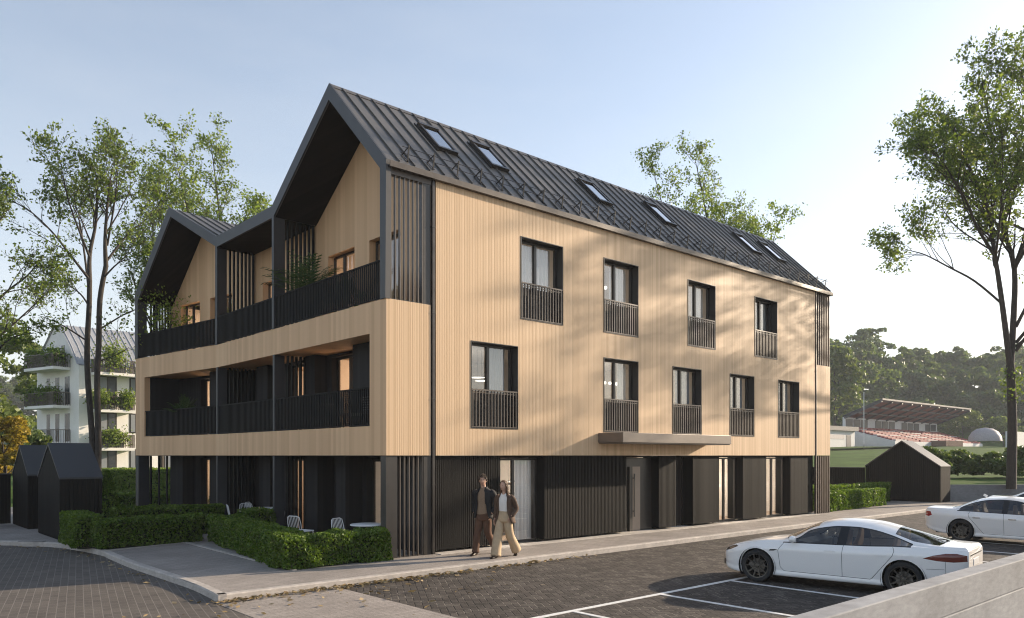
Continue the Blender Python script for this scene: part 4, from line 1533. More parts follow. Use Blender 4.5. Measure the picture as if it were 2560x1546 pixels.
# ------------------------------------------------------------------ sports ground
x0, y0, zb = 147.2, 50.4, 3.9
ST = tag(empty('grandstand', (x0, y0, zb)), 'roofed grandstand with red seat rows across the pitch', 'grandstand')
M['red'] = plain('red seats', (0.19, 0.010, 0.015), 0.6, var=0.5, scale=1.3)
M['redroof'] = plain('red brown roof lining', (0.15, 0.050, 0.040), 0.7, var=0.25, scale=.5)
M['white_wall'] = plain('white render', (0.62, 0.62, 0.61), 0.85, var=0.06, scale=.6)
M['grey_seat'] = plain('pale seats', (0.36, 0.33, 0.33), 0.6, var=0.2)
LS = 50
b = MB()
b.quad((0, 0, 9.3), (LS, 0, 9.3), (LS, 7.5, 6.2), (0, 7.5, 6.2))
b.build('roof_lining', M['redroof'], ST)
b = MB()
b.add([(-.2, -.2, 9.36), (LS + .2, -.2, 9.36), (LS + .2, 7.7, 6.3), (-.2, 7.7, 6.3), (-.2, -.2, 9.7), (LS + .2, -.2, 9.7), (LS + .2, 7.7, 6.6), (-.2, 7.7, 6.6)],
      [(0, 3, 2, 1), (4, 5, 6, 7), (0, 1, 5, 4), (1, 2, 6, 5), (2, 3, 7, 6), (3, 0, 4, 7)])
for k in range(11):
    x = k * 5
    b.bar((x, 0, 9.15), (x, 7.5, 6.05), .25, .35)
for y_, z_ in ((2.5, 8.15), (5.0, 7.1)):
    b.bar((0, y_, z_), (LS, y_, z_), .25, .35)
b.build('roof', M['anthracite'], ST)
b = MB()
b.box(0, LS, 7.4, 7.9, 3.6, 6.25)
b.build('back_wall', M['white_wall'], ST)
for k in range(14):
    if k % 4 == 3:
        continue
    w_ = MB()
    w_.box(0.4 + k * 3.5, 3.5 + k * 3.5, 7.33, 7.42, 4.1, 5.9)
    w_.build('window', M['anthracite'], ST)
b = MB()
for i in range(14):
    y_ = -2.5 + i * .72
    z_ = 1.2 + i * .21
    for k in range(8):
        b.m = 1 if (k * 7 + i * 3) % 11 in (0, 4) or k == 3 and i % 5 == 1 else 0
        b.box(k * 6.2 + .3, k * 6.2 + 5.6, y_, y_ + .7, z_, z_ + .35)
b.build('seating', [M['red'], M['grey_seat']], ST)
b = MB()
b.prism([(-2.6, 0), (7.4, 0), (7.4, 3.9), (-2.6, 1.15)], 'x', -.2, LS + .2)
b.build('base', M['white_wall'], ST)
b = MB()
b.box(18, 28, -5.5, -2.7, 0, 1.5)
for k in range(20):
    b.box(18 + k * .5, 18.2 + k * .5, -5.6, -5.5, 0, 1.5)
b.build('timber_front', plain('old timber', (0.14, 0.08, 0.05), 0.8, var=0.4), ST)
# low white pavilion left of the stand
PV = tag(empty('pavilion', (132.0, 53.0, 3.6)), 'low white pavilion with dark flat roof left of the grandstand', 'building')
b = MB()
b.box(-9, 9, 0, 6, 0, 3.4)
b.build('wall', M['white_wall'], PV)
b = MB()
b.box(-9.4, 9.4, -.6, 6.3, 3.4, 4.2)
b.build('roof', M['anthracite'], PV)
b = MB()
b.box(5.3, 7.3, -.05, .05, 0, 2.6)
b.build('door', M['anthracite'], PV)
b = MB()
b.box(-6, 4.5, -.05, .05, 1.8, 2.6)
b.build('window', M['grey_seat'], PV)
b = MB()
b.prism([(-9, 0), (9, 0), (9, 2.4), (4, 3.4), (-3, 4.2), (-9, 3.6)], 'y', 7.5, 12)
o = tag(b.build('marquee', M['white_wall'], None, loc=(133.5, 57, 7.4)), 'pale marquee tent rising behind the white pavilion', 'tent')
DM = MB()
DM.lathe([(3.0, 0), (2.9, .9), (2.3, 1.9), (1.4, 2.5), (0, 2.75)], 20)
tag(DM.build('dome_tent', M['grey_seat'], None, smooth=True, loc=(*spot(96, 157), 5.2)), 'white dome tent right of the grandstand', 'tent')
b = MB()
b.box(-9, 12, -.4, .4, -.5, 2.6)
tag(b.build('boundary_wall', M['white_wall'], None, loc=(*spot(99, 150), 4.2)), 'white boundary wall in front of the dome tent', 'wall')
for X, Y, h_ in ((65.5, 133, 9.8),):
    b = MB()
    b.tube([(0, 0, 0), (0, 0, h_)], .07, 6)
    tag(b.build('goal_post', M['white_wall'], None, loc=(*spot(X - 5, Y), terrain(X, Y))), 'tall thin white goal post before the left end of the stand', 'post')
b = MB()
b.quad((105, 41, 4.12), (215, 41, 4.12), (215, 46.5, 4.3), (105, 46.5, 4.3))
tag(b.build('track', M['strip'], None), kind='structure')

# ------------------------------------------------------------------ white apartment block behind the left trees
WB = tag(empty('white_apartment_block', (*spot(-33.6, 60.0), 0), YAW), 'white rendered apartment block with planted balconies and pale metal roof', 'apartment building')
M['render'] = plain('white facade render', (0.80, 0.77, 0.73), 0.85, var=0.06, scale=.8)
M['palegrey'] = plain('pale standing seam roof', (0.34, 0.35, 0.37), 0.45, 0.2, 0.06, 1)
A, Bp, Cp = Vector((0, 0)), Vector((-5.27, 3.29)), Vector((10.6, 10.5))     # corner, far end of gable side, far end of long side
nL = Vector((10.5, -10.6)).normalized()
nG = Vector((-3.29, -5.27)).normalized()
b = MB()
Dp = Cp + (Bp - A)
base = [A, Cp, Dp, Bp]
b.add([(p.x, p.y, 0) for p in base] + [(p.x, p.y, 9.3) for p in base], [(3, 2, 1, 0), (0, 1, 5, 4), (1, 2, 6, 5), (2, 3, 7, 6), (3, 0, 4, 7), (4, 5, 6, 7)])
g1 = [A, A + (Bp - A) * .18, A + (Bp - A) * .42, A + (Bp - A) * .55, A + (Bp - A) * .82, Bp]
zz = [9.3, 10.9, 12.6, 12.6, 10.9, 9.3]
b.add([(p.x, p.y, z) for p, z in zip(g1, zz)], [(5, 4, 3, 2, 1, 0)])
b.build('wall', M['render'], WB)
b = MB()
sh = Cp - A
for i in range(5):
    p, q = g1[i], g1[i + 1]
    b.quad((p.x + nG.x * .15, p.y + nG.y * .15, zz[i] + .06), (q.x + nG.x * .15, q.y + nG.y * .15, zz[i + 1] + .06), (q.x + sh.x, q.y + sh.y, zz[i + 1] + .06), (p.x + sh.x, p.y + sh.y, zz[i] + .06))
for k in range(32):
    s = sh * (k / 32)
    for i in range(2):
        p, q = g1[i], g1[i + 1]
        b.bar((p.x + s.x, p.y + s.y, zz[i] + .1), (q.x + s.x, q.y + s.y, zz[i + 1] + .1), .06, .07)
b.build('roof', M['palegrey'], WB)
b = MB()
uL = (Cp - A).normalized()
uG = (Bp - A).normalized()


def wpart(name, mat, u, n_, a0, a1, z0, z1, d0, d1, parent):
    mb = MB()
    p = [A + u * a0 + n_ * d0, A + u * a1 + n_ * d0, A + u * a1 + n_ * d1, A + u * a0 + n_ * d1]
    mb.prism([(q.x, q.y) for q in p], 'z', z0, z1)
    return mb.build(name, mat, parent)


M['glass_dark'] = plain('dark window glass', (0.05, 0.055, 0.06), 0.12, var=0.2)
for fl, z in enumerate((0.4, 3.3, 6.2)):
    for (a0, a1) in ((1.4, 2.75), (3.7, 4.7), (6.4, 8.4)):
        w_ = wpart('window', M['frame'], uL, nL, a0, a1, z + (.1 if a0 == 1.4 else .8), z + 2.4, -.05, .02, WB)
        wpart('pane', M['drape'], uL, nL, a0 + .12, (a0 + a1) / 2 - .06, z + .9, z + 2.3, .02, .03, w_)
        wpart('pane', M['glass_dark'], uL, nL, (a0 + a1) / 2 + .06, a1 - .12, z + .9, z + 2.3, .02, .03, w_)
    for (a0, a1) in ((1.3, 2.0), (2.8, 3.4), (4.2, 4.7)):
        wpart('window', M['glass_dark'], uG, nG, a0, a1, z + .1, z + 2.3, -.05, .01, WB)
wpart('window', M['glass_dark'], uG, nG, 2.0, 2.5, 9.4, 11.0, -.05, .01, WB)
wpart('window', M['glass_dark'], uG, nG, 3.2, 3.6, 9.4, 10.7, -.05, .01, WB)
BAL = [(uL, nL, 0.9, 3.75, 1.1, z) for z in (2.9, 5.9, 8.8)] + [(uG, nG, 1.2, 5.6, 1.3, z) for z in (3.3, 6.2, 9.2)] + [(uL, nL, 4.2, 9.0, 1.1, 8.8)]
for (u, n_, a0, a1, dep, z) in BAL:
    s_ = wpart('balcony', M['render'], u, n_, a0, a1, z - .22, z, -.01, dep, WB)
    mb = MB()
    pts = [A + u * a0 + n_ * .02, A + u * a0 + n_ * (dep - .05), A + u * a1 + n_ * (dep - .05), A + u * a1 + n_ * .02]
    for i in range(3):
        p, q = pts[i], pts[i + 1]
        mb.bar((p.x, p.y, z + 1.0), (q.x, q.y, z + 1.0), .05, .05)
        m_ = max(2, int((q - p).length / .16))
        for k in range(m_ + 1):
            c = p.lerp(q, k / m_)
            mb.bar((c.x, c.y, z), (c.x, c.y, z + 1.0), .035, .035, (1, 0, 0))
    mb.build('railing', M['slat'], s_)
# planting on those balconies
bl = [((uL, nL, 2.2, .8, 2.9), 2.0, 'bright leafy planting on the lowest long side balcony of the white block'), ((uL, nL, 1.3, .8, 5.9), 1.5, 'leafy planting on the middle long side balcony of the white block'),
      ((uL, nL, 3.2, .8, 5.9), 1.1, 'small leafy planting at the right end of the middle balcony of the white block'),
      ((uL, nL, 2.2, .8, 8.8), 2.2, 'tall leafy planting on the top balcony of the white block'),
      ((uG, nG, 3.0, .7, 6.2), 2.0, 'dark bushy planting on the middle gable balcony of the white block'), ((uG, nG, 5.0, .7, 6.2), 1.3, 'small dark planting at the outer corner of the middle gable balcony'),
      ((uG, nG, 5.2, .7, 9.2), 1.7, 'feathery planting at the outer corner of the top gable balcony'), ((uG, nG, 2.2, .7, 9.2), 2.0, 'loose leafy planting on the top gable balcony near the house corner')]
Rm = Matrix.Rotation(YAW, 3, 'Z')
wx, wy = spot(-33.6, 60.0)
for i, ((u, n_, a, d, z), w_, lab) in enumerate(bl):
    c = A + u * a + n_ * d
    c3 = Rm @ Vector((c.x, c.y, 0))
    g = np.random.default_rng(400 + i)
    H_ = 2.2 if 'tall' in lab else 1.3
    C = g.normal(size=(1500, 3)) * np.array([w_ * .27, .3, .34]) + np.array([0, 0, .55])
    C = C[C[:, 2] > -.3]
    if 'tall' in lab:
        C[:, 2] = C[:, 2] * 1.7
    root = tag(empty('balcony_plant', (wx + c3.x, wy + c3.y, z + .25), YAW + math.atan2(u.y, u.x)), lab, 'plant', 'balcony planting on the white block')
    quads_mesh('foliage', leaf_quads(C, .10), M['leaf_light' if i < 4 else 'hedge'], root)
    b = MB()
    b.box(-w_ * .4, w_ * .4, -.18, .18, -.24, .15)
    b.build('planter', M['pot'], root)

# ------------------------------------------------------------------ summer evening air over the whole site
HZ = bpy.data.materials.new('air')
HZ.use_nodes = True
nt = HZ.node_tree
nt.nodes.clear()
out = nt.nodes.new('ShaderNodeOutputMaterial')
pv = nt.nodes.new('ShaderNodeVolumePrincipled')
pv.inputs['Color'].default_value = (0.86, 0.90, 0.95, 1)
pv.inputs['Density'].default_value = 0.00045
pv.inputs['Anisotropy'].default_value = 0.0
nt.links.new(pv.outputs[0], out.inputs['Volume'])
b = MB()
b.box(-900, 900, -400, 1200, -3, 75)
tag(b.build('haze', HZ, None), 'thin pale evening haze over the site', 'haze', kind='stuff')
# ================================================================== LOGGIA AND TERRACE FURNISHING
def blade_fan(mb, c, n, L_, seed, droop=0.9, w=0.06):
    g = random.Random(seed)
    for k in range(n):
        a = 2 * PI * k / n * 2.4 + g.uniform(-.3, .3)
        e = g.uniform(.45, 1.4)
        d = Vector((math.cos(a) * math.cos(e), math.sin(a) * math.cos(e), math.sin(e)))
        pts = []
        p = Vector(c)
        for i in range(7):
            pts.append(p.copy())
            d = (d + Vector((0, 0, -droop * .17 * (i / 4)))).normalized()
            p = p + d * L_ * g.uniform(.8, 1.1) / 7
        mb.tube(pts, [0.006] * 7, 3, cap=False)
        for i in range(1, 7):
            for s in (-1, 1):
                for q in (0, .5):
                    b_ = pts[i].lerp(pts[i - 1], q)
                    t = (pts[i] - pts[i - 1]).normalized()
                    side = t.cross(Vector((0, 0, 1)))
                    side = side.normalized() if side.length > .01 else Vector((1, 0, 0))
                    ll = L_ * .26 * (1 - abs(i - 3) / 6)
                    tip = b_ + side * s * ll * .8 + t * ll * .7 + Vector((0, 0, -.25 * ll))
                    mid = b_.lerp(tip, .5)
                    nn = t * (w * .35)
                    mb.quad(tuple(b_), tuple(mid + nn), tuple(tip), tuple(mid - nn))


def potted(loc, name, label, kind, pot_r, pot_h, seed, size):
    root = tag(empty(name, loc), label, 'plant', 'potted plants on the loggias')
    b = MB()
    b.lathe([(0, 0.0), (pot_r * .8, 0.0), (pot_r, pot_h), (pot_r * .92, pot_h), (pot_r * .88, pot_h - .04), (0, pot_h - .04)], 20)
    b.build('pot', M['pot'], root, smooth=True)
    if kind == 'palm':
        b = MB()
        blade_fan(b, (0, 0, pot_h + .1), 26, size, seed)
        b.build('fronds', M['palm'], root)
    else:
        g = np.random.default_rng(seed)
        C = []
        for _ in range(26):
            c = g.normal(size=3) * np.array([.26, .26, .24]) * size + np.array([0, 0, pot_h + .55 * size])
            C.append(c + g.normal(size=(26, 3)) * .11 * size)
        C = np.concatenate(C)
        C = C[C[:, 2] > pot_h]
        quads_mesh('foliage', leaf_quads(C, 0.055 if kind == 'bush' else .05), M['leaf_light' if kind == 'bush' else 'palm'], root)
        b = MB()
        for k in range(5):
            a = k * 1.3
            b.tube([(0, 0, pot_h - .05), (.15 * math.cos(a) * size, .15 * math.sin(a) * size, pot_h + .6 * size)], [.012, .006], 4)
        b.build('stem', M['bark'], root)
    return root


w3 = lambda x, y, z: tuple(W3 @ Vector((x, y, z)))
potted((0.38, 4.55, 5.745), 'potted_palm', 'feathery palm in a round pot on the top loggia under the main gable', 'palm', .24, .70, 3, 1.45)
potted(w3(0.55, 4.4, 5.745), 'potted_bush', 'broad leaved bushy plant on the top loggia under the small left gable', 'bush', .22, .5, 5, 1.9)
potted(w3(0.45, 2.9, 2.935), 'potted_fern', 'small fern like plant showing above the middle left loggia railing', 'palm', .18, .6, 8, .85)
potted((0.62, 2.9, 5.745), 'potted_bush', 'leafy plant low behind the slatted screen of the top corner loggia', 'bush', .18, .30, 9, .7)


def wire_chair(loc, rz, label, mat='white_metal', group='white wire chairs on the terraces'):
    root = tag(empty('wire_chair', loc, rz), label, 'chair', group)
    b = MB()
    b.box(-.21, .21, -.21, .21, .44, .455)
    for k in range(8):
        y = -.20 + k * .057
        b.tube([(-.21, y, .462), (.21, y, .462)], .006, 5)
    b.build('seat', M[mat], root)
    b = MB()
    b.tube([(-.21, .2, .46), (-.215, .24, .65), (-.19, .27, .80), (-.12, .285, .83), (.12, .285, .83), (.19, .27, .80), (.215, .24, .65), (.21, .2, .46)], .011, 6)
    for k in range(7):
        x = -.15 + k * .05
        b.tube([(x, .2, .46), (x, .245, .65), (x, .285, .825)], .007, 5)
    b.build('backrest', M[mat], root)
    for sx in (-1, 1):
        for sy in (-1, 1):
            b = MB()
            b.tube([(sx * .19, sy * .19, .45), (sx * .225, sy * .23, 0)], .011, 6)
            b.build('leg', M[mat], root)
    return root


def terrace_table(loc, r, label, mat='white_metal'):
    root = tag(empty('terrace_table', loc), label, 'table', 'small tables on the terraces')
    b = MB()
    b.lathe([(0, .70), (r * .96, .70), (r, .71), (r, .725), (r * .97, .735), (0, .735)], 28)
    b.build('tabletop', M[mat], root, smooth=True)
    for k in range(3):
        a = k * 2 * PI / 3 + .4
        b = MB()
        b.tube([(r * .45 * math.cos(a), r * .45 * math.sin(a), .70), (r * .7 * math.cos(a), r * .7 * math.sin(a), 0)], .013, 6)
        b.build('leg', M[mat], root)
    return root


terrace_table((-0.02, 0.75, 0), 0.40, 'round white table on the corner terrace behind the sunlit hedge')
wire_chair((-.25, 1.32, 0), 0.4, 'white wire chair next to the corner terrace table behind the sunlit hedge')
wire_chair((-.55, 2.95, 0), 1.9, 'low seen white wire chair between the corner terrace hedge and the slats')
terrace_table((0.62, 7.6, 0), 0.38, 'round white table on the middle terrace beside the dark post')
wire_chair((.45, 8.3, 0), 0.1, 'white wire chair close behind the middle terrace table')
wire_chair((-.05, 8.1, 0), 1.3, 'white wire chair standing turned away at the left of the middle terrace table')
wire_chair((.35, 6.4, 0), 3.0, 'white wire chair behind the slats right of the second post')
wire_chair((.9, 8.9, 0), 0.8, 'white wire chair behind the slats left of the middle terrace table')


def lounge_chair(loc, rz, label):
    root = tag(empty('loggia_chair', loc, rz), label, 'chair', 'woven chairs on the middle loggia')
    b = MB()
    b.box(-.26, .26, -.25, .25, .36, .42)
    b.build('seat', M['pot'], root)
    b = MB()
    for i in range(7):
        for j in range(6):
            x, z = -.24 + i * .068, .44 + j * .06
            b.box(x, x + .045, .25, .27, z, z + .022)
    for i in range(8):
        x = -.255 + i * .0685
        b.box(x, x + .012, .255, .268, .40, .82)
    b.build('backrest', M['white_metal'], root)
    for sx in (-1, 1):
        for sy in (-1, 1):
            b = MB()
            b.tube([(sx * .22, sy * .2, .36), (sx * .25, sy * .24, 0)], .014, 6)
            b.build('leg', M['rail'], root)


lounge_chair((0.6, 1.35, 2.935), 1.75, 'woven white backed chair at the right end of the middle loggia')
lounge_chair((0.6, 2.55, 2.935), 1.2, 'woven white backed chair left of another on the middle loggia')
terrace_table((0.55, 3.9, 2.935), .3, 'small low table on the middle loggia beside the woven chairs', 'pot')

# ================================================================== CARS
M['paint_white'] = None
m, nt_, b_ = newmat('white car paint')
b_.inputs['Base Color'].default_value = (0.90, 0.885, 0.86, 1)
b_.inputs['Roughness'].default_value = 0.28
b_.inputs['Coat Weight'].default_value = 0.8
b_.inputs['Coat Roughness'].default_value = 0.04
M['paint_white'] = m
m, nt_, b_ = newmat('black car paint')
b_.inputs['Base Color'].default_value = (0.02, 0.021, 0.024, 1)
b_.inputs['Roughness'].default_value = 0.3
b_.inputs['Coat Weight'].default_value = 1.0
M['paint_black'] = m
M['car_glass'] = glass('car glass', (0.34, 0.36, 0.37), refl=0.06)
M['car_black'] = plain('black trim', (0.012, 0.012, 0.013), 0.35, var=0.1)
M['tyre'] = plain('tyre rubber', (0.016, 0.016, 0.017), 0.75, var=0.15)
M['rim'] = plain('dark alloy rim', (0.11, 0.104, 0.094), 0.3, 0.8, 0.1)
M['disc'] = plain('brake disc', (0.16, 0.15, 0.14), 0.4, 0.8, 0.1)
M['tan'] = plain('tan leather', (0.42, 0.27, 0.15), 0.6, var=0.08)
M['under'] = plain('underbody', (0.010, 0.010, 0.011), 0.9, var=0.1)
M['chrome'] = plain('satin chrome', (0.55, 0.55, 0.56), 0.2, 0.9, 0.03)
M['tail'] = plain('smoked red lamp', (0.16, 0.035, 0.022), 0.12, var=0.15, spec=0.8)
M['tail_red'] = plain('red lamp', (0.30, 0.012, 0.012), 0.12, var=0.2, spec=0.8)
M['head'] = plain('amber grey headlamp', (0.14, 0.115, 0.095), 0.1, 0.3, 0.3, spec=0.8)


def pchip(xs, ys, x):
    xs, ys = np.asarray(xs, float), np.asarray(ys, float)
    h = np.diff(xs)
    dl = np.diff(ys) / h
    d = np.zeros(len(xs))
    for i in range(1, len(xs) - 1):
        if dl[i - 1] * dl[i] > 0:
            w1, w2 = 2 * h[i] + h[i - 1], h[i] + 2 * h[i - 1]
            d[i] = (w1 + w2) / (w1 / dl[i - 1] + w2 / dl[i])
    d[0], d[-1] = dl[0], dl[-1]
    x = np.clip(x, xs[0], xs[-1])
    i = np.clip(np.searchsorted(xs, x, side='right') - 1, 0, len(xs) - 2)
    t = (x - xs[i]) / h[i]
    return ((1 + 2 * t) * (1 - t) ** 2 * ys[i] + t * (1 - t) ** 2 * h[i] * d[i] + t * t * (3 - 2 * t) * ys[i + 1] + t * t * (t - 1) * h[i] * d[i + 1])


def tabf(pairs):
    a = [p[0] for p in pairs]
    c = [p[1] for p in pairs]
    return lambda x: float(pchip(a, c, x))


FAST = dict(L=4.97, ax=(0.93, 3.89), R=0.355, glass=(1.50, 4.02), pillar=(2.62, 2.80), wind=(1.40, 2.14), back=(3.66, 4.55), door=(1.47, 2.74, 3.70),
            zb=[(0, .30), (.12, .22), (.5, .17), (1.3, .17), (3.4, .18), (4.3, .22), (4.7, .29), (4.97, .40)],
            W=[(0, .52), (.06, .64), (.2, .78), (.45, .89), (.9, .955), (1.4, .965), (2.4, .972), (3.2, .975), (3.9, .985), (4.35, .955), (4.7, .88), (4.88, .80), (4.97, .70)],
            zs=[(0, .56), (.06, .62), (.2, .685), (.5, .775), (.93, .855), (1.5, .90), (2.4, .925), (3.2, .95), (3.9, .985), (4.5, .985), (4.97, .955)],
            zt=[(0, .58), (.06, .66), (.2, .74), (.5, .845), (.93, .935), (1.35, 1.0), (1.55, 1.09), (1.85, 1.24), (2.14, 1.36), (2.45, 1.425), (2.8, 1.44), (3.2, 1.415), (3.6, 1.335), (4.0, 1.235), (4.4, 1.125), (4.62, 1.07), (4.85, 1.055), (4.93, 1.045), (4.97, .985)],
            yr=[(0, .40), (.2, .60), (.5, .70), (.93, .78), (1.4, .80), (1.7, .755), (2.14, .66), (2.5, .615), (2.9, .60), (3.3, .61), (3.7, .645), (4.05, .72), (4.4, .78), (4.75, .76), (4.97, .62)],
            zr=[(0, .575), (.06, .65), (.2, .725), (.5, .82), (.93, .905), (1.4, .955), (1.7, 1.06), (2.0, 1.19), (2.3, 1.265), (2.6, 1.305), (2.9, 1.308), (3.2, 1.28), (3.6, 1.185), (3.85, 1.10), (4.05, 1.04), (4.4, 1.03), (4.75, 1.025), (4.93, 1.02), (4.97, .97)])
SEDAN = dict(L=5.25, ax=(0.93, 4.10), R=0.36, glass=(1.62, 4.22), pillar=(2.80, 2.96), wind=(1.55, 2.25), back=(3.72, 4.50), door=(1.55, 2.88, 3.85),
             zb=[(0, .30), (.12, .22), (.5, .17), (1.3, .18), (3.6, .18), (4.5, .22), (5.0, .30), (5.25, .42)],
             W=[(0, .60), (.06, .70), (.2, .80), (.45, .88), (.9, .945), (1.4, .96), (2.4, .97), (3.4, .97), (4.1, .97), (4.6, .945), (5.0, .88), (5.15, .82), (5.25, .72)],
             zs=[(0, .62), (.06, .68), (.2, .74), (.5, .82), (.93, .88), (1.5, .92), (2.4, .945), (3.2, .965), (4.0, .985), (4.7, .975), (5.25, .93)],
             zt=[(0, .64), (.06, .74), (.2, .83), (.5, .91), (.93, .965), (1.5, 1.02), (1.7, 1.11), (2.0, 1.27), (2.25, 1.385), (2.6, 1.455), (3.0, 1.475), (3.4, 1.455), (3.75, 1.385), (4.1, 1.25), (4.5, 1.10), (4.8, 1.085), (5.15, 1.09), (5.21, 1.075), (5.25, .98)],
             yr=[(0, .5), (.2, .66), (.5, .72), (.93, .78), (1.5, .80), (1.8, .755), (2.25, .66), (2.6, .62), (3.0, .61), (3.5, .63), (3.9, .68), (4.25, .76), (4.6, .80), (5.0, .76), (5.25, .64)],
             zr=[(0, .635), (.06, .72), (.2, .80), (.5, .88), (.93, .935), (1.5, .975), (1.8, 1.08), (2.1, 1.22), (2.4, 1.32), (2.7, 1.375), (3.0, 1.385), (3.4, 1.36), (3.75, 1.28), (4.05, 1.16), (4.28, 1.06), (4.6, 1.04), (5.0, 1.04), (5.21, 1.035), (5.25, .96)])


def build_car(S, paint, label, style):
    L_ = S['L']
    fn = {k: tabf(S[k]) for k in ('zb', 'W', 'zs', 'zt', 'yr', 'zr')}
    seg = (2, 2, 3, 4, 6, 5, 2, 9, 2, 6, 6)

    def section(x):
        zb, W, zs, zt, yr, zr = (fn[k](x) for k in ('zb', 'W', 'zs', 'zt', 'yr', 'zr'))
        sh = W * .925
        yr = min(yr, sh - .005)
        g = max(0.0, zr - zs)
        K = [(0, zb), (W * .82, zb), (W * .955, zb + .035), (W * .952, zb + .13), (W * .970, zb + (zs - zb) * .36), (W * 1.0, zs - (zs - zb) * .20), (sh, zs), (sh - .012, zs + min(.02, g * .4)),
             (yr + .015, zr - min(.02, g * .4)), (yr, zr), (yr * .55, zt - (zt - zr) * .26), (0, zt)]
        P = [K[0]]
        for i in range(len(K) - 1):
            a, b, c, d = K[max(i - 1, 0)], K[i], K[i + 1], K[min(i + 2, len(K) - 1)]
            if i == len(K) - 2:
                d = (-K[i][0], K[i][1])
            lin = i in (0, 3, 4, 6, 7, 8)
            for k in range(1, seg[i] + 1):
                q = k / seg[i]
                if lin:
                    P.append((b[0] + (c[0] - b[0]) * q, b[1] + (c[1] - b[1]) * q + (0.0)))
                else:
                    f = lambda A, B, C, D: 0.5 * (2 * B + (C - A) * q + (2 * A - 5 * B + 4 * C - D) * q * q + (3 * B - A - 3 * C + D) * q ** 3)
                    P.append((f(a[0], b[0], c[0], d[0]), f(a[1], b[1], c[1], d[1])))
        return P
    nst = 130
    base = sorted(set([round(v, 4) for v in np.concatenate([np.linspace(0, .3, 14), np.linspace(.3, L_ - .3, nst), np.linspace(L_ - .3, L_, 14)])] +
                      [S['glass'][0], S['glass'][1], S['pillar'][0], S['pillar'][1], S['wind'][0], S['wind'][1], S['back'][0], S['back'][1]]))
    cum = np.cumsum((0,) + seg)
    iSH, iG0, iG1, iRL = cum[6], cum[7], cum[8], cum[9]
    bm = bmesh.new()
    gl = []
    npf = cum[-1] + 1

    def bow(x, y):
        a = math.exp(-((x - 1.55) / .35) ** 2) * .20
        c = math.exp(-((x - (S['back'][1])) / .30) ** 2) * -.10
        e = math.exp(-(x / .25) ** 2) * 0.0
        return (a + c + e) * (abs(y) / .8) ** 2
    vid = {}
    for i, x in enumerate(base):
        P = section(x)
        for j, (y, z) in enumerate(P):
            for s in (1, -1):
                if s == -1 and (j == 0 or j == npf - 1):
                    vid[i, j, s] = vid[i, j, 1]
                    continue
                xx = x + (bow(x, y) if j >= iG0 else 0.0) * min(1, max(0, (j - iG0) / 3 + .0))
                vid[i, j, s] = bm.verts.new((xx - L_ / 2, s * y, z))
    fmat = {}
    lay = bm.faces.layers.int.new('zone')
    G0, G1, PL, WI, BK = S['glass'], None, S['pillar'], S['wind'], S['back']
    for i in range(len(base) - 1):
        xm = (base[i] + base[i + 1]) / 2
        for j in range(npf - 1):
            for s in (1, -1):
                q = [vid[i, j, s], vid[i + 1, j, s], vid[i + 1, j + 1, s], vid[i, j + 1, s]]
                q = list(dict.fromkeys(q))
                if len(q) < 3:
                    continue
                try:
                    f = bm.faces.new(q if s == 1 else q[::-1])
                except ValueError:
                    continue
                f.smooth = True
                z = 0
                if iG0 <= j < iG1 and G0[0] < xm < G0[1]:
                    gap = fn['zr'](xm) - fn['zs'](xm)
                    z = 1 if gap > .075 else 2
                    if PL[0] < xm < PL[1]:
                        z = 2
                elif j >= iRL + 3 and WI[0] < xm < WI[1]:
                    z = 3
                elif j >= iRL + 2 and BK[0] < xm < BK[1]:
                    z = 4
                elif (iSH <= j < iG0 or iG1 <= j < iRL) and G0[0] < xm < G0[1] and fn['zr'](xm) - fn['zs'](xm) > .05:
                    z = 2
                f[lay] = z
    for e, i in ((0, 0), (1, len(base) - 1)):
        loop = [vid[i, j, 1] for j in range(npf)] + [vid[i, j, -1] for j in range(npf - 2, 0, -1)]
        f = bm.faces.new(loop)
        f[lay] = 0

    def cut(poly, sel):
        """bisect selected faces by the convex polygon (x,z); return faces inside"""
        fs = [f for f in bm.faces if sel(f)]
        n = len(poly)
        cen = (sum(p[0] for p in poly) / n, sum(p[1] for p in poly) / n)
        for k in range(n):
            a, c = poly[k], poly[(k + 1) % n]
            no = Vector((c[1] - a[1], 0, -(c[0] - a[0])))
            if no.dot(Vector((cen[0] - a[0], 0, cen[1] - a[1]))) > 0:
                no.negate()
            geom = list({e for f in fs for e in f.edges}) + list({v for f in fs for v in f.verts}) + fs
            bmesh.ops.bisect_plane(bm, geom=geom, dist=1e-5, plane_co=Vector((a[0] - L_ / 2, 0, a[1])), plane_no=no)
            fs = [f for f in bm.faces if sel(f)]

        def inside(p):
            for k in range(n):
                a, c = poly[k], poly[(k + 1) % n]
                no = Vector((c[1] - a[1], 0, -(c[0] - a[0])))
                if no.dot(Vector((cen[0] - a[0], 0, cen[1] - a[1]))) > 0:
                    no.negate()
                if no.dot(Vector((p.x + L_ / 2 - a[0], 0, p.z - a[1]))) > 1e-4:
                    return False
            return True
        return [f for f in fs if inside(f.calc_center_median())]
    # wheel arches
    for ax in S['ax']:
        r = S['R'] + .035
        poly = [(ax + r * math.cos(2 * PI * k / 28), S['R'] + r * math.sin(2 * PI * k / 28)) for k in range(28)]
        x0, x1 = ax - r - .1 - L_ / 2, ax + r + .1 - L_ / 2
        ins = cut(poly, lambda f: x0 < f.calc_center_median().x < x1 and f.calc_center_median().z < 1.0 and abs(f.calc_center_median().y) > .55 and f[lay] == 0)
        bmesh.ops.delete(bm, geom=ins, context='FACES')
    # doors
    d0, d1, d2 = S['door']
    zl = .30
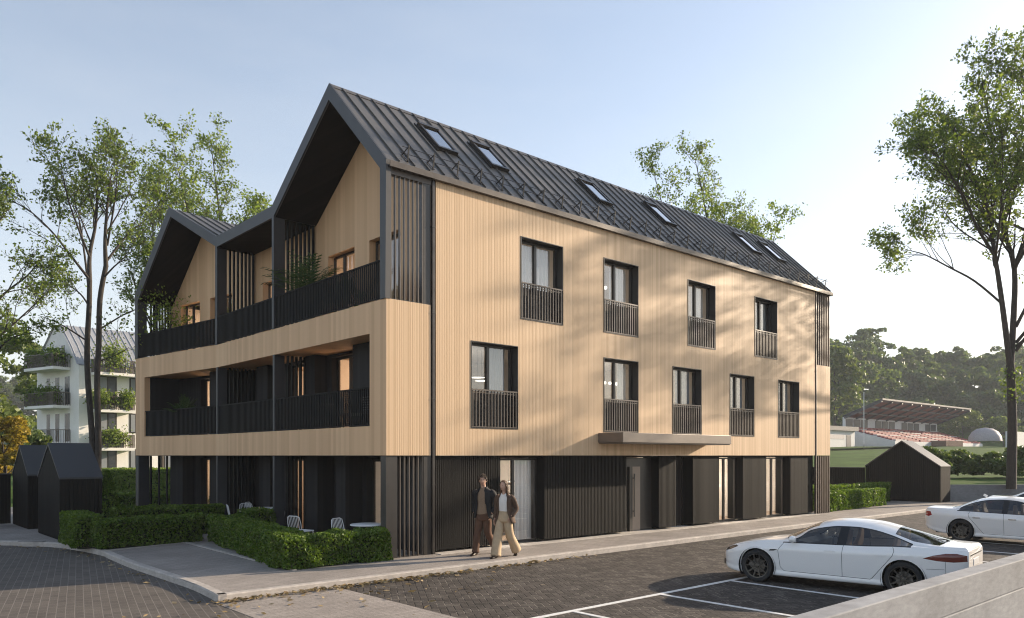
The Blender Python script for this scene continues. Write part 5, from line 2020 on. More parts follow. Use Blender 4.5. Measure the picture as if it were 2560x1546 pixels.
    D1 = [(d0 + .05, .905), (d0 - .06, .74), (d0 - .02, zl + .08), (d0 + .06, zl), (d1, zl), (d1 + .02, .99), (d0 + .3, .97)]
    D2 = [(d1 + .02, .99), (d1, zl), (d2 - .42, zl), (d2 - .38, zl + .03), (d2, .80), (d2 + .03, .90), (d2, 1.02)]
    front = cut(D1, lambda f: abs(f.calc_center_median().y) > .75 and d0 - .3 < f.calc_center_median().x + L_ / 2 < d1 + .2 and f[lay] == 0 and f.calc_center_median().z > .25 and f.calc_center_median().z < fn['zs'](f.calc_center_median().x + L_ / 2) + .004)
    for f in front:
        f[lay] = 11 if f.calc_center_median().y > 0 else 12
    rear = cut(D2, lambda f: abs(f.calc_center_median().y) > .75 and d1 - .2 < f.calc_center_median().x + L_ / 2 < d2 + .25 and f[lay] == 0 and f.calc_center_median().z > .25 and f.calc_center_median().z < fn['zs'](f.calc_center_median().x + L_ / 2) + .004)
    for f in rear:
        f[lay] = 13 if f.calc_center_median().y > 0 else 14
    # lamps
    if style == 'fast':
        HL = [(.07, .60), (.26, .655), (.46, .745), (.40, .765), (.24, .735), (.09, .665)]
        TL = [(4.24, .80), (4.42, .87), (4.62, .915), (4.80, .92), (4.95, .885), (4.955, .775), (4.75, .755), (4.5, .765)]
    else:
        HL = [(.06, .62), (.32, .66), (.52, .76), (.48, .79), (.25, .77), (.08, .72)]
        TL = [(4.98, .82), (5.05, .93), (5.22, .93), (5.24, .80), (5.1, .765)]
    for f in cut(HL, lambda f: f.calc_center_median().x < .7 - L_ / 2 and f.calc_center_median().z > .5 and abs(f.calc_center_median().y) > .38 and f[lay] == 0):
        f[lay] = 21 if f.calc_center_median().y > 0 else 22
    for f in cut(TL, lambda f: f.calc_center_median().x > L_ / 2 - .8 and f.calc_center_median().z > .6 and abs(f.calc_center_median().y) > .35 and f[lay] == 0):
        f[lay] = 23 if f.calc_center_median().y > 0 else 24
    bmesh.ops.recalc_face_normals(bm, faces=bm.faces)
    root = empty('car', (0, 0, 0))

    def take(zones, name, mat, parent=root, side=0):
        bm2 = bm.copy()
        l2 = bm2.faces.layers.int['zone']
        bmesh.ops.delete(bm2, geom=[f for f in bm2.faces if f[l2] not in zones or (side and f.calc_center_median().y * side < 0)], context='FACES')
        me = bpy.data.meshes.new(name)
        bm2.to_mesh(me)
        bm2.free()
        if not len(me.polygons):
            return None
        me.materials.append(mat)
        o = bpy.data.objects.new(name, me)
        COL.objects.link(o)
        o.parent = parent
        return o
    body = take((0,), 'body', paint)
    take((2,), 'window_trim', M['car_black'])
    for s in (1, -1):
        pass
    # side glass split in separate panes
    take((1,), 'side_window', M['car_glass'], side=1)
    take((1,), 'side_window', M['car_glass'], side=-1)
    take((3,), 'windscreen', M['car_glass'])
    take((4,), 'rear_window', M['car_glass'])
    doors = {}
    for z in (11, 12, 13, 14):
        doors[z] = take((z,), 'door', paint)
    for z in (21, 22):
        take((z,), 'headlight', M['head'])
    for z in (23, 24):
        take((z,), 'taillight', M['tail' if style == 'fast' else 'tail_red'])
    bm.free()

    def side_y(x, z):
        P = section(x)
        for j in range(1, len(P) - 1):
            if P[j][1] <= z <= P[j + 1][1] and P[j][1] < P[j + 1][1]:
                q = (z - P[j][1]) / (P[j + 1][1] - P[j][1])
                return P[j][0] + (P[j + 1][0] - P[j][0]) * q
        return P[6][0]

    def seam(mb, poly, w=.0045, close=False):
        pts = []
        for i in range(len(poly) - 1):
            for k in range(10):
                q = k / 10
                pts.append((poly[i][0] + (poly[i + 1][0] - poly[i][0]) * q, poly[i][1] + (poly[i + 1][1] - poly[i][1]) * q))
        pts.append(poly[-1])
        for s in (1, -1):
            mb = MB()
            mb.tube([(x - L_ / 2, s * (side_y(x, z) + .0005), z) for x, z in pts], w, 4)
            mb.build('shut_line', M['car_black'], root)
    b = None
    seam(b, [D1[0], D1[1], D1[2], D1[3], D1[4]])
    seam(b, [(d1, zl), (d1, .7), (d1 + .015, fn['zs'](d1))])
    seam(b, [D2[1], D2[2], D2[3], D2[4], D2[5], (d2, fn['zs'](d2) - .01)])
    if style == 'fast':
        seam(b, [(4.62, .46), (4.62, .60), (4.62, .78)], .003)
        seam(b, [(4.30, .60), (4.60, .61)], .003)
        # trunk lid shut line running up beside the rear glass
    # handles
    for z, s, xh in ((11, 1, d1 - .24), (12, -1, d1 - .24), (13, 1, d2 - .22), (14, -1, d2 - .22)):
        if doors[z] is None:
            continue
        b = MB()
        zz = .80
        y = side_y(xh, zz)
        pr = .004 if style == 'fast' else .02
        b.prism([(xh - .11 - L_ / 2, zz - .008), (xh - .10 - L_ / 2, zz + .018), (xh + .10 - L_ / 2, zz + .022), (xh + .12 - L_ / 2, zz + .006), (xh + .10 - L_ / 2, zz - .014), (xh - .09 - L_ / 2, zz - .018)], 'y', s * (y - .01), s * (y + pr))
        b.build('handle', M['chrome' if style != 'fast' else 'paint_white'], doors[z], bevel=.004)
    # mirrors
    for s in (1, -1):
        b = MB()
        xm_ = S['wind'][0] + .34 - L_ / 2
        ym = s * (side_y(S['wind'][0] + .34, .93) + .12)
        b.ball((xm_, ym, 1.0), (.075, .115, .075), 14, 10)
        b.bar((xm_ + .02, ym, .96), (xm_ - .0, s * (abs(ym) - .15), .93), .05, .03)
        b.build('mirror', paint, root, smooth=True)
    # arches, floor and trim
    b = MB()
    b.prism([(-L_ / 2 + .35, .20), (L_ / 2 - .35, .24), (L_ / 2 - .35, .30), (-L_ / 2 + .35, .30)], 'y', -.78, .78)
    for ax in S['ax']:
        for s in (1, -1):
            R_ = S['R'] + .06
            ring0 = [(ax - L_ / 2 + R_ * math.cos(PI * k / 16), s * .955, S['R'] + R_ * math.sin(PI * k / 16)) for k in range(-3, 20)]
            ring1 = [(p[0], s * .55, p[2]) for p in ring0]
            b.loft([ring0, ring1], cap=False, closed=False)
            b.add(ring1, [tuple(range(len(ring1)))])
    b.build('underbody', M['under'], root)
    b = MB()
    # dashboard, seats
    for s in (1, -1):
        for xs_, hr in ((2.28, 1), (3.22 if style == 'fast' else 3.4, 1)):
            x = xs_ - L_ / 2
            b.m = 0
            b.box(x - .28, x + .26, s * .40 - .24, s * .40 + .24, .38, .52)
            b.loft([[(x + .20, s * .40 - .24, .5), (x + .20, s * .40 + .24, .5), (x + .32, s * .40 + .24, .5), (x + .32, s * .40 - .24, .5)],
                    [(x + .33, s * .40 - .24, .85), (x + .33, s * .40 + .24, .85), (x + .43, s * .40 + .22, .85), (x + .43, s * .40 - .22, .85)],
                    [(x + .40, s * .40 - .17, 1.05), (x + .40, s * .40 + .17, 1.05), (x + .47, s * .40 + .15, 1.05), (x + .47, s * .40 - .15, 1.05)],
                    [(x + .42, s * .40 - .12, 1.22), (x + .42, s * .40 + .12, 1.22), (x + .48, s * .40 + .11, 1.22), (x + .48, s * .40 - .11, 1.22)]])
    b.build('seat', M['tan'], root, bevel=.03)
    b = MB()
    xd = S['wind'][0] - L_ / 2
    b.prism([(xd + .1, .55), (xd + .1, .9), (xd + .35, .97), (xd + .62, .92), (xd + .62, .55)], 'y', -.78, .78)
    b.box(xd + .1, L_ / 2 - .5, -.80, .80, .32, .37)
    b.box(S['back'][0] + .25 - L_ / 2, S['back'][1] - L_ / 2, -.7, .7, .88, .95)
    b.lathe([(.17, -.012), (.185, 0), (.17, .012), (.155, 0), (.17, -.012)], 20, 'x', (xd + .78, .40 if style == 'fast' else -.4, .88))
    b.build('dashboard', M['car_black'], root)
    # rear details
    b = MB()
    if style == 'fast':
        b.box(L_ / 2 - .06, L_ / 2 + .004, -.55, .55, .86, .885)
        b.build('rear_strip', M['car_black'], root)
        b = MB()
        b.box(L_ / 2 - .03, L_ / 2 + .008, -.26, .26, .66, .78)
        b.build('number_plate', M['white_metal'], root)
        b = MB()
        for s in (1, -1):
            b.box(.02 - L_ / 2, .10 - L_ / 2, s * .52, s * .62, .30, .42)
        b.build('fog_light', M['head'], root)
        b = MB()
        for s in (1, -1):
            x, z = 1.30, .735
            y = side_y(x, z)
            b.prism([(x - .09 - L_ / 2, z - .022), (x - .06 - L_ / 2, z + .012), (x + .11 - L_ / 2, z + .024), (x + .02 - L_ / 2, z - .014)], 'y', s * (y - .01), s * (y + .006))
        b.build('side_vent', M['car_black'], root)
    else:
        b.bar((3.62 - L_ / 2, 0, 1.44), (3.72 - L_ / 2, 0, 1.50), .02, .07)
        b.build('aerial_fin', paint, root)
        b = MB()
        b.box(L_ / 2 - .03, L_ / 2 + .006, -.26, .26, .62, .74)
        b.build('number_plate', M['white_metal'], root)
    # wheels
    R_ = S['R']
    first = None
    for ax in S['ax']:
        for s in (1, -1):
            if first is None:
                b = MB()
                b.lathe([(R_ * .70, -.10), (R_ * .80, -.115), (R_ * .96, -.105), (R_, -.07), (R_, .07), (R_ * .96, .105), (R_ * .80, .115), (R_ * .70, .10)], 40, 'y')
                first = b.build('wheel', M['tyre'], root, smooth=True)
                r = MB()
                r.lathe([(R_ * .72, .10), (R_ * .76, .107), (R_ * .70, .104), (R_ * .665, .085), (R_ * .655, -.09), (R_ * .72, -.1)], 40, 'y')
                for k in range(10):
                    a = 2 * PI * k / 10
                    ca, sa = math.cos(a), math.sin(a)
                    pts0, pts1 = [], []
                    p = Vector((ca * .05, .075, sa * .05))
                    q = Vector((ca * R_ * .69, .088, sa * R_ * .69))
                    r.bar(tuple(p), tuple(q), .026, .022, (0, 1, 0))
                r.lathe([(0, .098), (.045, .095), (.06, .08), (.06, .03)], 20, 'y')
                r.build('rim', M['rim'], first, smooth=True)
                d = MB()
                d.lathe([(0, .02), (.155, .02), (.16, .0), (.155, -.02), (0, -.02)], 30, 'y')
                d.box(.06, .15, -.03, .045, .04, .15)
                d.build('brake_disc', M['disc'], first)
                w_ = first
            else:
                w_ = copy_tree(first, root)
            w_.location = (ax - L_ / 2, s * .845, R_)
            w_.rotation_euler = (0, 0.3 * s + ax, 0 if s > 0 else PI)
    return root


CS = 0.87
car1 = build_car(FAST, M['paint_white'], '', 'fast')
tag(car1, 'white fastback car parked nose to the house beside the foreground wall', 'car', 'parked cars')
car1.scale = (CS,) * 3
# nose (-x local) points to the house (+y world)
car2 = build_car(SEDAN, M['paint_white'], '', 'sedan')
tag(car2, 'white saloon car with red tail lamp parked tail to the house', 'car', 'parked cars')
car2.scale = (CS,) * 3
car3 = copy_tree(car2)
tag(car3, 'dark car showing only its roof beyond the white saloon', 'car', 'parked cars')
car3.name = 'car.002'


def repaint(o):
    for c in o.children:
        if c.data and c.data.materials and c.data.materials[0].name.startswith('white car'):
            c.data = c.data.copy()
            c.data.materials[0] = M['paint_black']
        repaint(c)


repaint(car3)
CAR1 = (5.0, -7.95, -.12)
car1.location = CAR1
car1.rotation_euler = (0, 0, -PI / 2 + math.radians(7.5))
car2.location = (15.3, -8.15, -.12)
car2.rotation_euler = (0, 0, PI / 2)
car3.location = (23.2, -7.4, -.12)
car3.rotation_euler = (0, 0, PI / 2)
# ================================================================== PEOPLE
M['skin'] = plain('skin', (0.50, 0.30, 0.215), 0.5, var=0.08, scale=12)
M['hair_brown'] = plain('dark brown hair', (0.055, 0.032, 0.019), 0.55, var=0.35, scale=30)
M['hair_auburn'] = plain('auburn brown hair', (0.115, 0.055, 0.026), 0.5, var=0.4, scale=26)
M['navy'] = plain('dark wool blazer', (0.015, 0.015, 0.017), 0.85, var=0.2, scale=20, bump=.2)
M['knit'] = plain('taupe knit', (0.25, 0.17, 0.112), 0.9, var=0.12, scale=40, bump=.3)
M['brown_cloth'] = plain('brown trousers', (0.105, 0.052, 0.030), 0.9, var=0.18, scale=14)
M['blazer_brown'] = plain('brown blazer', (0.085, 0.048, 0.030), 0.85, var=0.18, scale=18, bump=.2)
M['shirt'] = plain('white shirt', (0.72, 0.68, 0.63), 0.8, var=0.05, scale=14)
M['cream'] = plain('cream trousers', (0.46, 0.34, 0.215), 0.85, var=0.1, scale=12)
M['shoe'] = plain('dark leather shoe', (0.030, 0.018, 0.012), 0.35, var=0.2)
M['lips'] = plain('lips', (0.33, 0.13, 0.11), 0.45, var=0.05)
M['eye'] = plain('eyes', (0.02, 0.014, 0.01), 0.2, var=0.05)


def ell(c, a, b, n=24, p=2.2, t0=0.0, t1=2 * PI, closed=True):
    """super-ellipse ring; angle 0 faces forward (-y), running to the left side (+x)"""
    out = []
    m = n if closed else n - 1
    for k in range(n):
        t = t0 + (t1 - t0) * k / m
        s, co_ = math.sin(t), -math.cos(t)
        out.append((c[0] + a * math.copysign(abs(s) ** (2 / p), s), c[1] + b * math.copysign(abs(co_) ** (2 / p), co_), c[2]))
    return out


def smooth_pts(P0, k=5):
    P0 = [Vector(p) for p in P0]
    P1 = []
    for i in range(len(P0) - 1):
        for j in range(k):
            q = j / k
            a, b_, c, d_ = P0[max(i - 1, 0)], P0[i], P0[i + 1], P0[min(i + 2, len(P0) - 1)]
            P1.append(0.5 * ((2 * b_) + (c - a) * q + (2 * a - 5 * b_ + 4 * c - d_) * q * q + (3 * b_ - a - 3 * c + d_) * q ** 3))
    P1.append(P0[-1])
    return P1


def limb(mb, pts, rad, n=14, k=5):
    P = smooth_pts(pts, k)
    R3 = smooth_pts([(r, 0, 0) for r in rad], k)
    mb.tube([tuple(p) for p in P], [r.x for r in R3], n)


def wrinkle(mb, amp, sc_, seed=0.0, stretch=(1, 1, .6)):
    v = []
    for p in mb.v:
        q = Vector((p[0] * stretch[0] * sc_ + seed, p[1] * stretch[1] * sc_, p[2] * stretch[2] * sc_))
        d = mnoise.noise_vector(q)
        v.append((p[0] + d.x * amp, p[1] + d.y * amp, p[2] + d.z * amp * .4))
    mb.v = v


def hand(mb, wrist, direction, palm_n, side):
    """palm, four fingers of unequal length bent at the knuckle, thumb from the side"""
    d = Vector(direction).normalized()
    nrm = Vector(palm_n)
    nrm = (nrm - d * nrm.dot(d)).normalized()
    u = d.cross(nrm).normalized() * side
    w = Vector(wrist)
    mb.loft([[tuple(w + d * t + u * (hw * math.cos(a)) + nrm * (th * math.sin(a))) for a in [2 * PI * k / 10 for k in range(10)]]
             for t, hw, th in ((-.02, .026, .02), (.02, .034, .017), (.06, .041, .016), (.09, .040, .013))])
    for i, (off, ln, r) in enumerate(((-.030, .072, .0085), (-.010, .082, .009), (.010, .077, .0088), (.029, .060, .0078))):
        b = w + d * .085 + u * off
        k1 = b + d * ln * .45 + nrm * ln * .06
        k2 = k1 + d * ln * .30 + nrm * ln * .18
        k3 = k2 + d * ln * .18 + nrm * ln * .22
        mb.tube([tuple(b - d * .02), tuple(b), tuple(k1), tuple(k2), tuple(k3)], [r, r * 1.02, r, r * .92, r * .7], 8)
    b = w + d * .025 - u * .030
    mb.tube([tuple(b), tuple(b - u * .022 + d * .025 + nrm * .008), tuple(b - u * .028 + d * .055 + nrm * .02), tuple(b - u * .022 + d * .075 + nrm * .028)], [.013, .012, .0105, .008], 8)


def head_mesh(mb, c, yaw, s=1.0, female=False):
    rot = Matrix.Rotation(yaw, 3, 'Z')
    nu, nv = 28, 22
    vs, fs = [], []
    for j in range(nv + 1):
        ph = PI * j / nv
        for k in range(nu):
            a = 2 * PI * k / nu
            x, y, z = math.sin(ph) * math.sin(a), -math.sin(ph) * math.cos(a), -math.cos(ph)
            px_, py_, pz_ = x * .074, y * .096, z * .118
            if z < 0:
                t = (-z) ** 1.4
                px_ *= 1 - (.34 if female else .27) * t
                py_ = py_ * (1 - .15 * t) - .010 * t
            if y < 0:
                f = max(0, -y)
                g = lambda cx, cz, sx, sz: math.exp(-((px_ - cx) / sx) ** 2 - ((pz_ - cz) / sz) ** 2)
                py_ -= f * (.020 * g(0, -.028, .011, .016) + .012 * g(0, -.006, .009, .018) + .006 * g(0, -.062, .022, .010) + .008 * g(0, -.098, .022, .014) + .004 * g(0, .03, .05, .012))
                py_ += f * (.009 * (g(.031, .004, .015, .011) + g(-.031, .004, .015, .011)) + .004 * g(0, -.048, .02, .005))
            q = rot @ Vector((px_ * s, py_ * s, pz_ * s))
            vs.append((c[0] + q.x, c[1] + q.y, c[2] + q.z))
    for j in range(nv):
        for k in range(nu):
            fs.append((j * nu + k, j * nu + (k + 1) % nu, (j + 1) * nu + (k + 1) % nu, (j + 1) * nu + k))
    mb.add(vs, fs)
    for sd in (1, -1):
        q = rot @ Vector((sd * .076 * s, .012 * s, -.008 * s))
        mb.ball((c[0] + q.x, c[1] + q.y, c[2] + q.z), (.012, .020, .030), 8, 8)
    return rot


def face_parts(root, c, rot, s, hair_mat):
    def P(x, y, z):
        q = rot @ Vector((x * s, y * s, z * s))
        return (c[0] + q.x, c[1] + q.y, c[2] + q.z)
    for sd in (1, -1):
        b = MB()
        b.ball(P(sd * .031, -.0765, .004), .0062 * s, 10, 8)
        b.build('eye', M['eye'], root, smooth=True)
        b = MB()
        b.tube([P(sd * .016, -.092, .021), P(sd * .032, -.090, .026), P(sd * .048, -.078, .020)], [.003, .0042, .002], 5)
        b.build('eyebrow', M[hair_mat], root)
    b = MB()
    b.tube([P(-.022, -.0905, -.063), P(-.008, -.099, -.060), P(0, -.0995, -.061), P(.008, -.099, -.060), P(.022, -.0905, -.063)], [.002, .0052, .005, .0052, .002], 6)
    b.build('lips', M['lips'], root, smooth=True)


def fuse(mb, name, mat, voxel=0.0075):
    o = mb.build(name, mat)
    r = o.modifiers.new('fuse', 'REMESH')
    r.mode = 'VOXEL'
    r.voxel_size = voxel
    r.use_smooth_shade = True
    s = o.modifiers.new('soft', 'SMOOTH')
    s.factor = .5
    s.iterations = 2
    dg = bpy.context.evaluated_depsgraph_get()
    me = bpy.data.meshes.new_from_object(o.evaluated_get(dg))
    old = o.data
    o.modifiers.clear()
    o.data = me
    bpy.data.meshes.remove(old)
    me.materials.clear()
    me.materials.append(mat)
    return o


def shoe(ank, pitch, yaw, L_=.28):
    b = MB()
    b.xf = Matrix.Translation(ank) @ Matrix.Rotation(yaw, 4, 'Z') @ Matrix.Rotation(pitch, 4, 'X')
    rings = []
    for (y, w, h0, h1) in ((.075, .020, -.075, -.03), (.065, .033, -.085, .01), (.03, .038, -.088, .03), (-.02, .039, -.086, .025), (-.07, .044, -.086, -.015), (-.12, .048, -.087, -.035), (-.165, .042, -.086, -.045), (-.195, .025, -.082, -.055), (-.205, .008, -.078, -.065)):
        rings.append([(w * math.cos(a), y, (h0 + h1) / 2 + (h1 - h0) / 2 * (math.copysign(abs(math.sin(a)) ** .7, math.sin(a)))) for a in [2 * PI * k / 14 for k in range(14)]])
    b.loft(rings)
    return b


def solid(o, t):
    m_ = o.modifiers.new('cloth', 'SOLIDIFY')
    m_.thickness = t
    m_.offset = 0
    return o


def jacket(levels, name, mat, root, amp=.008, seed=0):
    b = MB()
    rings = [ell((cx_, cy_, z), a, bb, 30, 2.4, th0, 2 * PI - th1, False) for (z, a, bb, cx_, cy_, th0, th1) in levels]
    # thicken the number of levels
    R2 = []
    for i in range(len(rings) - 1):
        for q in (0, .34, .67):
            R2.append([tuple(Vector(p).lerp(Vector(r), q)) for p, r in zip(rings[i], rings[i + 1])])
    R2.append(rings[-1])
    b.loft(R2, cap=False, closed=False)
    wrinkle(b, amp, 7, seed)
    o = b.build(name, mat, root, smooth=True, angle=180)
    return solid(o, .014)


def man(loc, rz, scale, label):
    b = MB()
    hc = (0.0, -.045, 1.70)
    yaw = .42
    rot = head_mesh(b, hc, yaw)
    limb(b, [(0, .0, 1.44), (0, -.01, 1.54), (0, -.028, 1.64)], [.066, .058, .056], 14)
    b.loft([ell((0, 0, z), a, bb) for z, a, bb in ((.86, .15, .10), (.95, .16, .105), (1.1, .14, .095), (1.3, .165, .105), (1.42, .17, .09), (1.49, .09, .06))])
    for s in (1, -1):
        limb(b, [(s * .15, 0, 1.44), (s * .215, .02, 1.40), (s * .275, .075, 1.18), (s * .235, -.0, 1.0), (s * .205, -.035, .955)], [.05, .05, .042, .034, .028], 12)
        hand(b, (s * .20, -.04, .945), (-s * .12, -.05, -1), (-s, 0, 0), s)
    LR = [(-.09, .0, .90), (-.10, -.11, .52), (-.105, -.19, .10)]
    LL = [(.09, .0, .90), (.10, .02, .52), (.11, .33, .19)]
    limb(b, LR, [.085, .055, .042], 12)
    limb(b, LL, [.085, .055, .042], 12)
    root = fuse(b, 'person', M['skin'])
    root.location, root.rotation_euler, root.scale = loc, (0, 0, rz), (scale,) * 3
    tag(root, label, 'person', 'couple walking past the house')
    face_parts(root, hc, rot, 1.0, 'hair_brown')
    # hair: cap plus tousled locks
    b = MB()
    g = random.Random(4)
    for i in range(420):
        u, t = g.uniform(0, 2 * PI), g.uniform(0, 1)
        zz = g.uniform(-.25, 1.0)
        r = math.sqrt(max(0, 1 - zz * zz))
        d = Vector((r * math.sin(u), -r * math.cos(u), zz))
        if d.y < -.50 and zz < .66:
            continue
        if d.y < -.12 and zz < .25:
            continue
        if zz < -.05 and abs(d.x) > .8 and d.y < .1:
            continue
        p = Vector((d.x * .075, d.y * .097, d.z * .119))
        tang = Vector((g.gauss(0, 1), g.gauss(0, 1), g.gauss(.2, .6)))
        tang = (tang - d * tang.dot(d)).normalized()
        q1 = p + d * g.uniform(.014, .036) + tang * .02
        q2 = q1 + tang * g.uniform(.012, .03) + d * g.uniform(-.004, .012)
        c = [rot @ x + Vector(hc) for x in (p - d * .004, q1, q2)]
        b.tube([tuple(x) for x in c], [.010, .010, .003], 5)
    b.build('hair', M['hair_brown'], root, smooth=True)
    # sweater
    b = MB()
    R_ = [(.925, .172, .122), (.96, .180, .128), (1.05, .172, .122), (1.2, .168, .118), (1.34, .182, .122), (1.43, .175, .105), (1.49, .11, .080), (1.535, .070, .066), (1.565, .066, .064)]
    rings = []
    for i in range(len(R_) - 1):
        for q in (0, .5):
            z, a, bb = [R_[i][k] * (1 - q) + R_[i + 1][k] * q for k in range(3)]
            rings.append(ell((0, 0, z), a, bb, 26, 2.3))
    b.loft(rings)
    wrinkle(b, .005, 9)
    b.build('sweater', M['knit'], root, smooth=True, angle=180)
    lv = [(.845, .232, .165, 0, .01, .85, .55), (.93, .226, .160, 0, .005, .74, .50), (1.05, .210, .147, 0, 0, .62, .45), (1.18, .203, .138, 0, 0, .55, .42), (1.32, .216, .140, 0, 0, .48, .40), (1.42, .222, .124, 0, .005, .42, .36), (1.48, .17, .098, 0, .01, .40, .36), (1.525, .096, .080, 0, .012, .55, .50), (1.555, .078, .074, 0, .014, .75, .7)]
    jk = jacket(lv, 'jacket', M['navy'], root, .007, 3.1)
    for s in (1, -1):
        b = MB()
        limb(b, [(s * .165, 0, 1.455), (s * .225, .02, 1.40), (s * .262, .055, 1.27), (s * .285, .08, 1.16), (s * .262, .03, 1.05), (s * .228, -.02, .965)], [.060, .078, .068, .063, .058, .053], 14)
        wrinkle(b, .010, 11, s)
        b.build('sleeve', M['navy'], jk, smooth=True, angle=180)
        b = MB()
        th = [.42, .44, .48, .55]
        zs_ = [1.50, 1.42, 1.32, 1.17]
        aa = [(.15, .100), (.222, .126), (.216, .142), (.203, .140)]
        inn, out = [], []
        for t, z, (a, bb), wd in zip(th, zs_, aa, (.30, .42, .36, .05)):
            for lst, ang in ((inn, t - .02), (out, t + wd)):
                x, y = a * 1.03 * math.sin(ang), -bb * 1.06 * math.cos(ang) - .006
                lst.append((s * x, y, z))
        b.loft([inn, out], cap=False, closed=False)
        solid(b.build('lapel', M['navy'], jk), .008)
    # trousers
    b = MB()
    b.loft([ell((0, 0, z), a, bb, 24, 2.3) for z, a, bb in ((.99, .168, .118), (.94, .176, .126), (.88, .184, .136), (.82, .182, .136), (.78, .16, .12))])
    limb(b, [(-.088, .0, .90), (-.092, -.03, .75), (-.10, -.115, .50), (-.105, -.165, .28), (-.108, -.195, .065)], [.098, .100, .082, .080, .088], 16)
    limb(b, [(.088, .0, .90), (.092, .0, .75), (.10, .02, .51), (.106, .17, .34), (.112, .325, .19)], [.098, .100, .084, .078, .084], 16)
    wrinkle(b, .011, 8, 1.7)
    b.build('trousers', M['brown_cloth'], root, smooth=True, angle=180)
    shoe((-.108, -.205, .09), 0, -.05).build('shoe', M['shoe'], root, smooth=True)
    shoe((.112, .345, .165), .75, .05).build('shoe', M['shoe'], root, smooth=True)
    return root


def woman(loc, rz, scale, label):
    b = MB()
    hc = (0.0, -.04, 1.575)
    yaw = -.15
    s0 = .95
    rot = head_mesh(b, hc, yaw, s0, True)
    limb(b, [(0, .0, 1.34), (0, -.01, 1.42), (0, -.022, 1.52)], [.055, .046, .045], 12)
    b.loft([ell((0, 0, z), a, bb) for z, a, bb in ((.80, .15, .10), (.9, .155, .105), (1.03, .118, .085), (1.2, .14, .10), (1.32, .145, .08), (1.385, .075, .055))])
    limb(b, [(.12, 0, 1.335), (.175, .02, 1.30), (.24, .09, 1.08), (.195, -.0, .945), (.175, -.04, .915)], [.042, .042, .034, .028, .024], 12)
    hand(b, (.17, -.045, .905), (-.12, -.05, -1), (-1, 0, 0), 1)
    limb(b, [(-.12, 0, 1.335), (-.172, .01, 1.30), (-.215, .03, 1.05), (-.225, -.03, .855)], [.042, .042, .034, .024], 12)
    hand(b, (-.225, -.035, .84), (-.05, -.12, -1), (1, 0, 0), -1)
    limb(b, [(-.085, .0, .86), (-.08, -.16, .50), (-.075, -.27, .09)], [.08, .05, .036], 12)
    limb(b, [(.085, .0, .86), (.09, .04, .50), (.115, .34, .16)], [.08, .05, .036], 12)
    root = fuse(b, 'person', M['skin'])
    root.location, root.rotation_euler, root.scale = loc, (0, 0, rz), (scale,) * 3
    tag(root, label, 'person', 'couple walking past the house')
    face_parts(root, hc, rot, s0, 'hair_auburn')
    # long wavy hair
    b = MB()
    g = random.Random(9)
    for i in range(300):
        u = g.uniform(0, 2 * PI)
        zz = g.uniform(.05, 1.0)
        r = math.sqrt(max(0, 1 - zz * zz))
        d = Vector((r * math.sin(u), -r * math.cos(u), zz))
        if d.y < -.33 and zz < .80:
            continue
        p = Vector((d.x * .074, d.y * .095, d.z * .116)) * s0
        side = Vector((d.x, max(d.y, -.15) + .30, 0))
        side = side.normalized() if side.length > .05 else Vector((0, 1, 0))
        ln = g.uniform(.20, .34)
        pts = [p - d * .004, p + d * .014]
        q = pts[-1]
        ph = g.uniform(0, 6)
        for k in range(1, 7):
            t = k / 6
            base_ = Vector((side.x * (.075 + .03 * t), side.y * (.085 + .015 * t) + .0, p.z - ln * t))
            base_ = base_ + Vector((.010 * math.sin(ph + t * 9), .010 * math.cos(ph + t * 8), 0))
            q = q.lerp(base_, .75)
            pts.append(q.copy())
        b.tube([tuple(rot @ x + Vector(hc)) for x in pts], [.008, .012, .013, .012, .012, .011, .010, .004], 5)
    b.build('hair', M['hair_auburn'], root, smooth=True)
    # shirt with collar
    b = MB()
    R_ = [(.99, .135, .100), (1.03, .140, .104), (1.12, .146, .112), (1.22, .154, .120), (1.31, .150, .096), (1.37, .085, .068), (1.405, .058, .054)]
    rings = []
    for i in range(len(R_) - 1):
        for q in (0, .5):
            z, a, bb = [R_[i][k] * (1 - q) + R_[i + 1][k] * q for k in range(3)]
            rings.append(ell((0, 0, z), a, bb, 26, 2.2))
    b.loft(rings)
    wrinkle(b, .008, 12, 2)
    sh_ = b.build('shirt', M['shirt'], root, smooth=True, angle=180)
    for s in (1, -1):
        b = MB()
        b.add([(s * .012, -.062, 1.375), (s * .055, -.03, 1.42), (s * .075, -.055, 1.375), (s * .045, -.088, 1.335)], [(0, 1, 2, 3)])
        solid(b.build('collar', M['shirt'], sh_), .006)
    lv = [(.76, .225, .165, .02, .03, .95, .75), (.86, .205, .150, .01, .02, .85, .62), (.98, .180, .128, 0, .01, .72, .52), (1.10, .172, .124, 0, .005, .64, .48), (1.22, .180, .128, 0, .003, .58, .46), (1.31, .186, .108, 0, .005, .56, .46), (1.365, .135, .085, 0, .01, .62, .52), (1.40, .072, .068, 0, .012, .8, .7)]
    jk = jacket(lv, 'jacket', M['blazer_brown'], root, .009, 8.2)
    b = MB()
    limb(b, [(.135, 0, 1.35), (.188, .02, 1.30), (.226, .06, 1.18), (.25, .095, 1.07), (.225, .03, .985), (.19, -.025, .93)], [.05, .064, .057, .055, .053, .047], 14)
    wrinkle(b, .012, 12, 5)
    b.build('sleeve', M['blazer_brown'], jk, smooth=True, angle=180)
    b = MB()
    limb(b, [(-.135, 0, 1.35), (-.186, .01, 1.30), (-.215, .03, 1.16), (-.226, .03, 1.02), (-.232, -.01, .90), (-.232, -.028, .855)], [.05, .064, .056, .052, .050, .048], 14)
    wrinkle(b, .010, 12, 6)
    b.build('sleeve', M['blazer_brown'], jk, smooth=True, angle=180)
    # wide trousers
    b = MB()
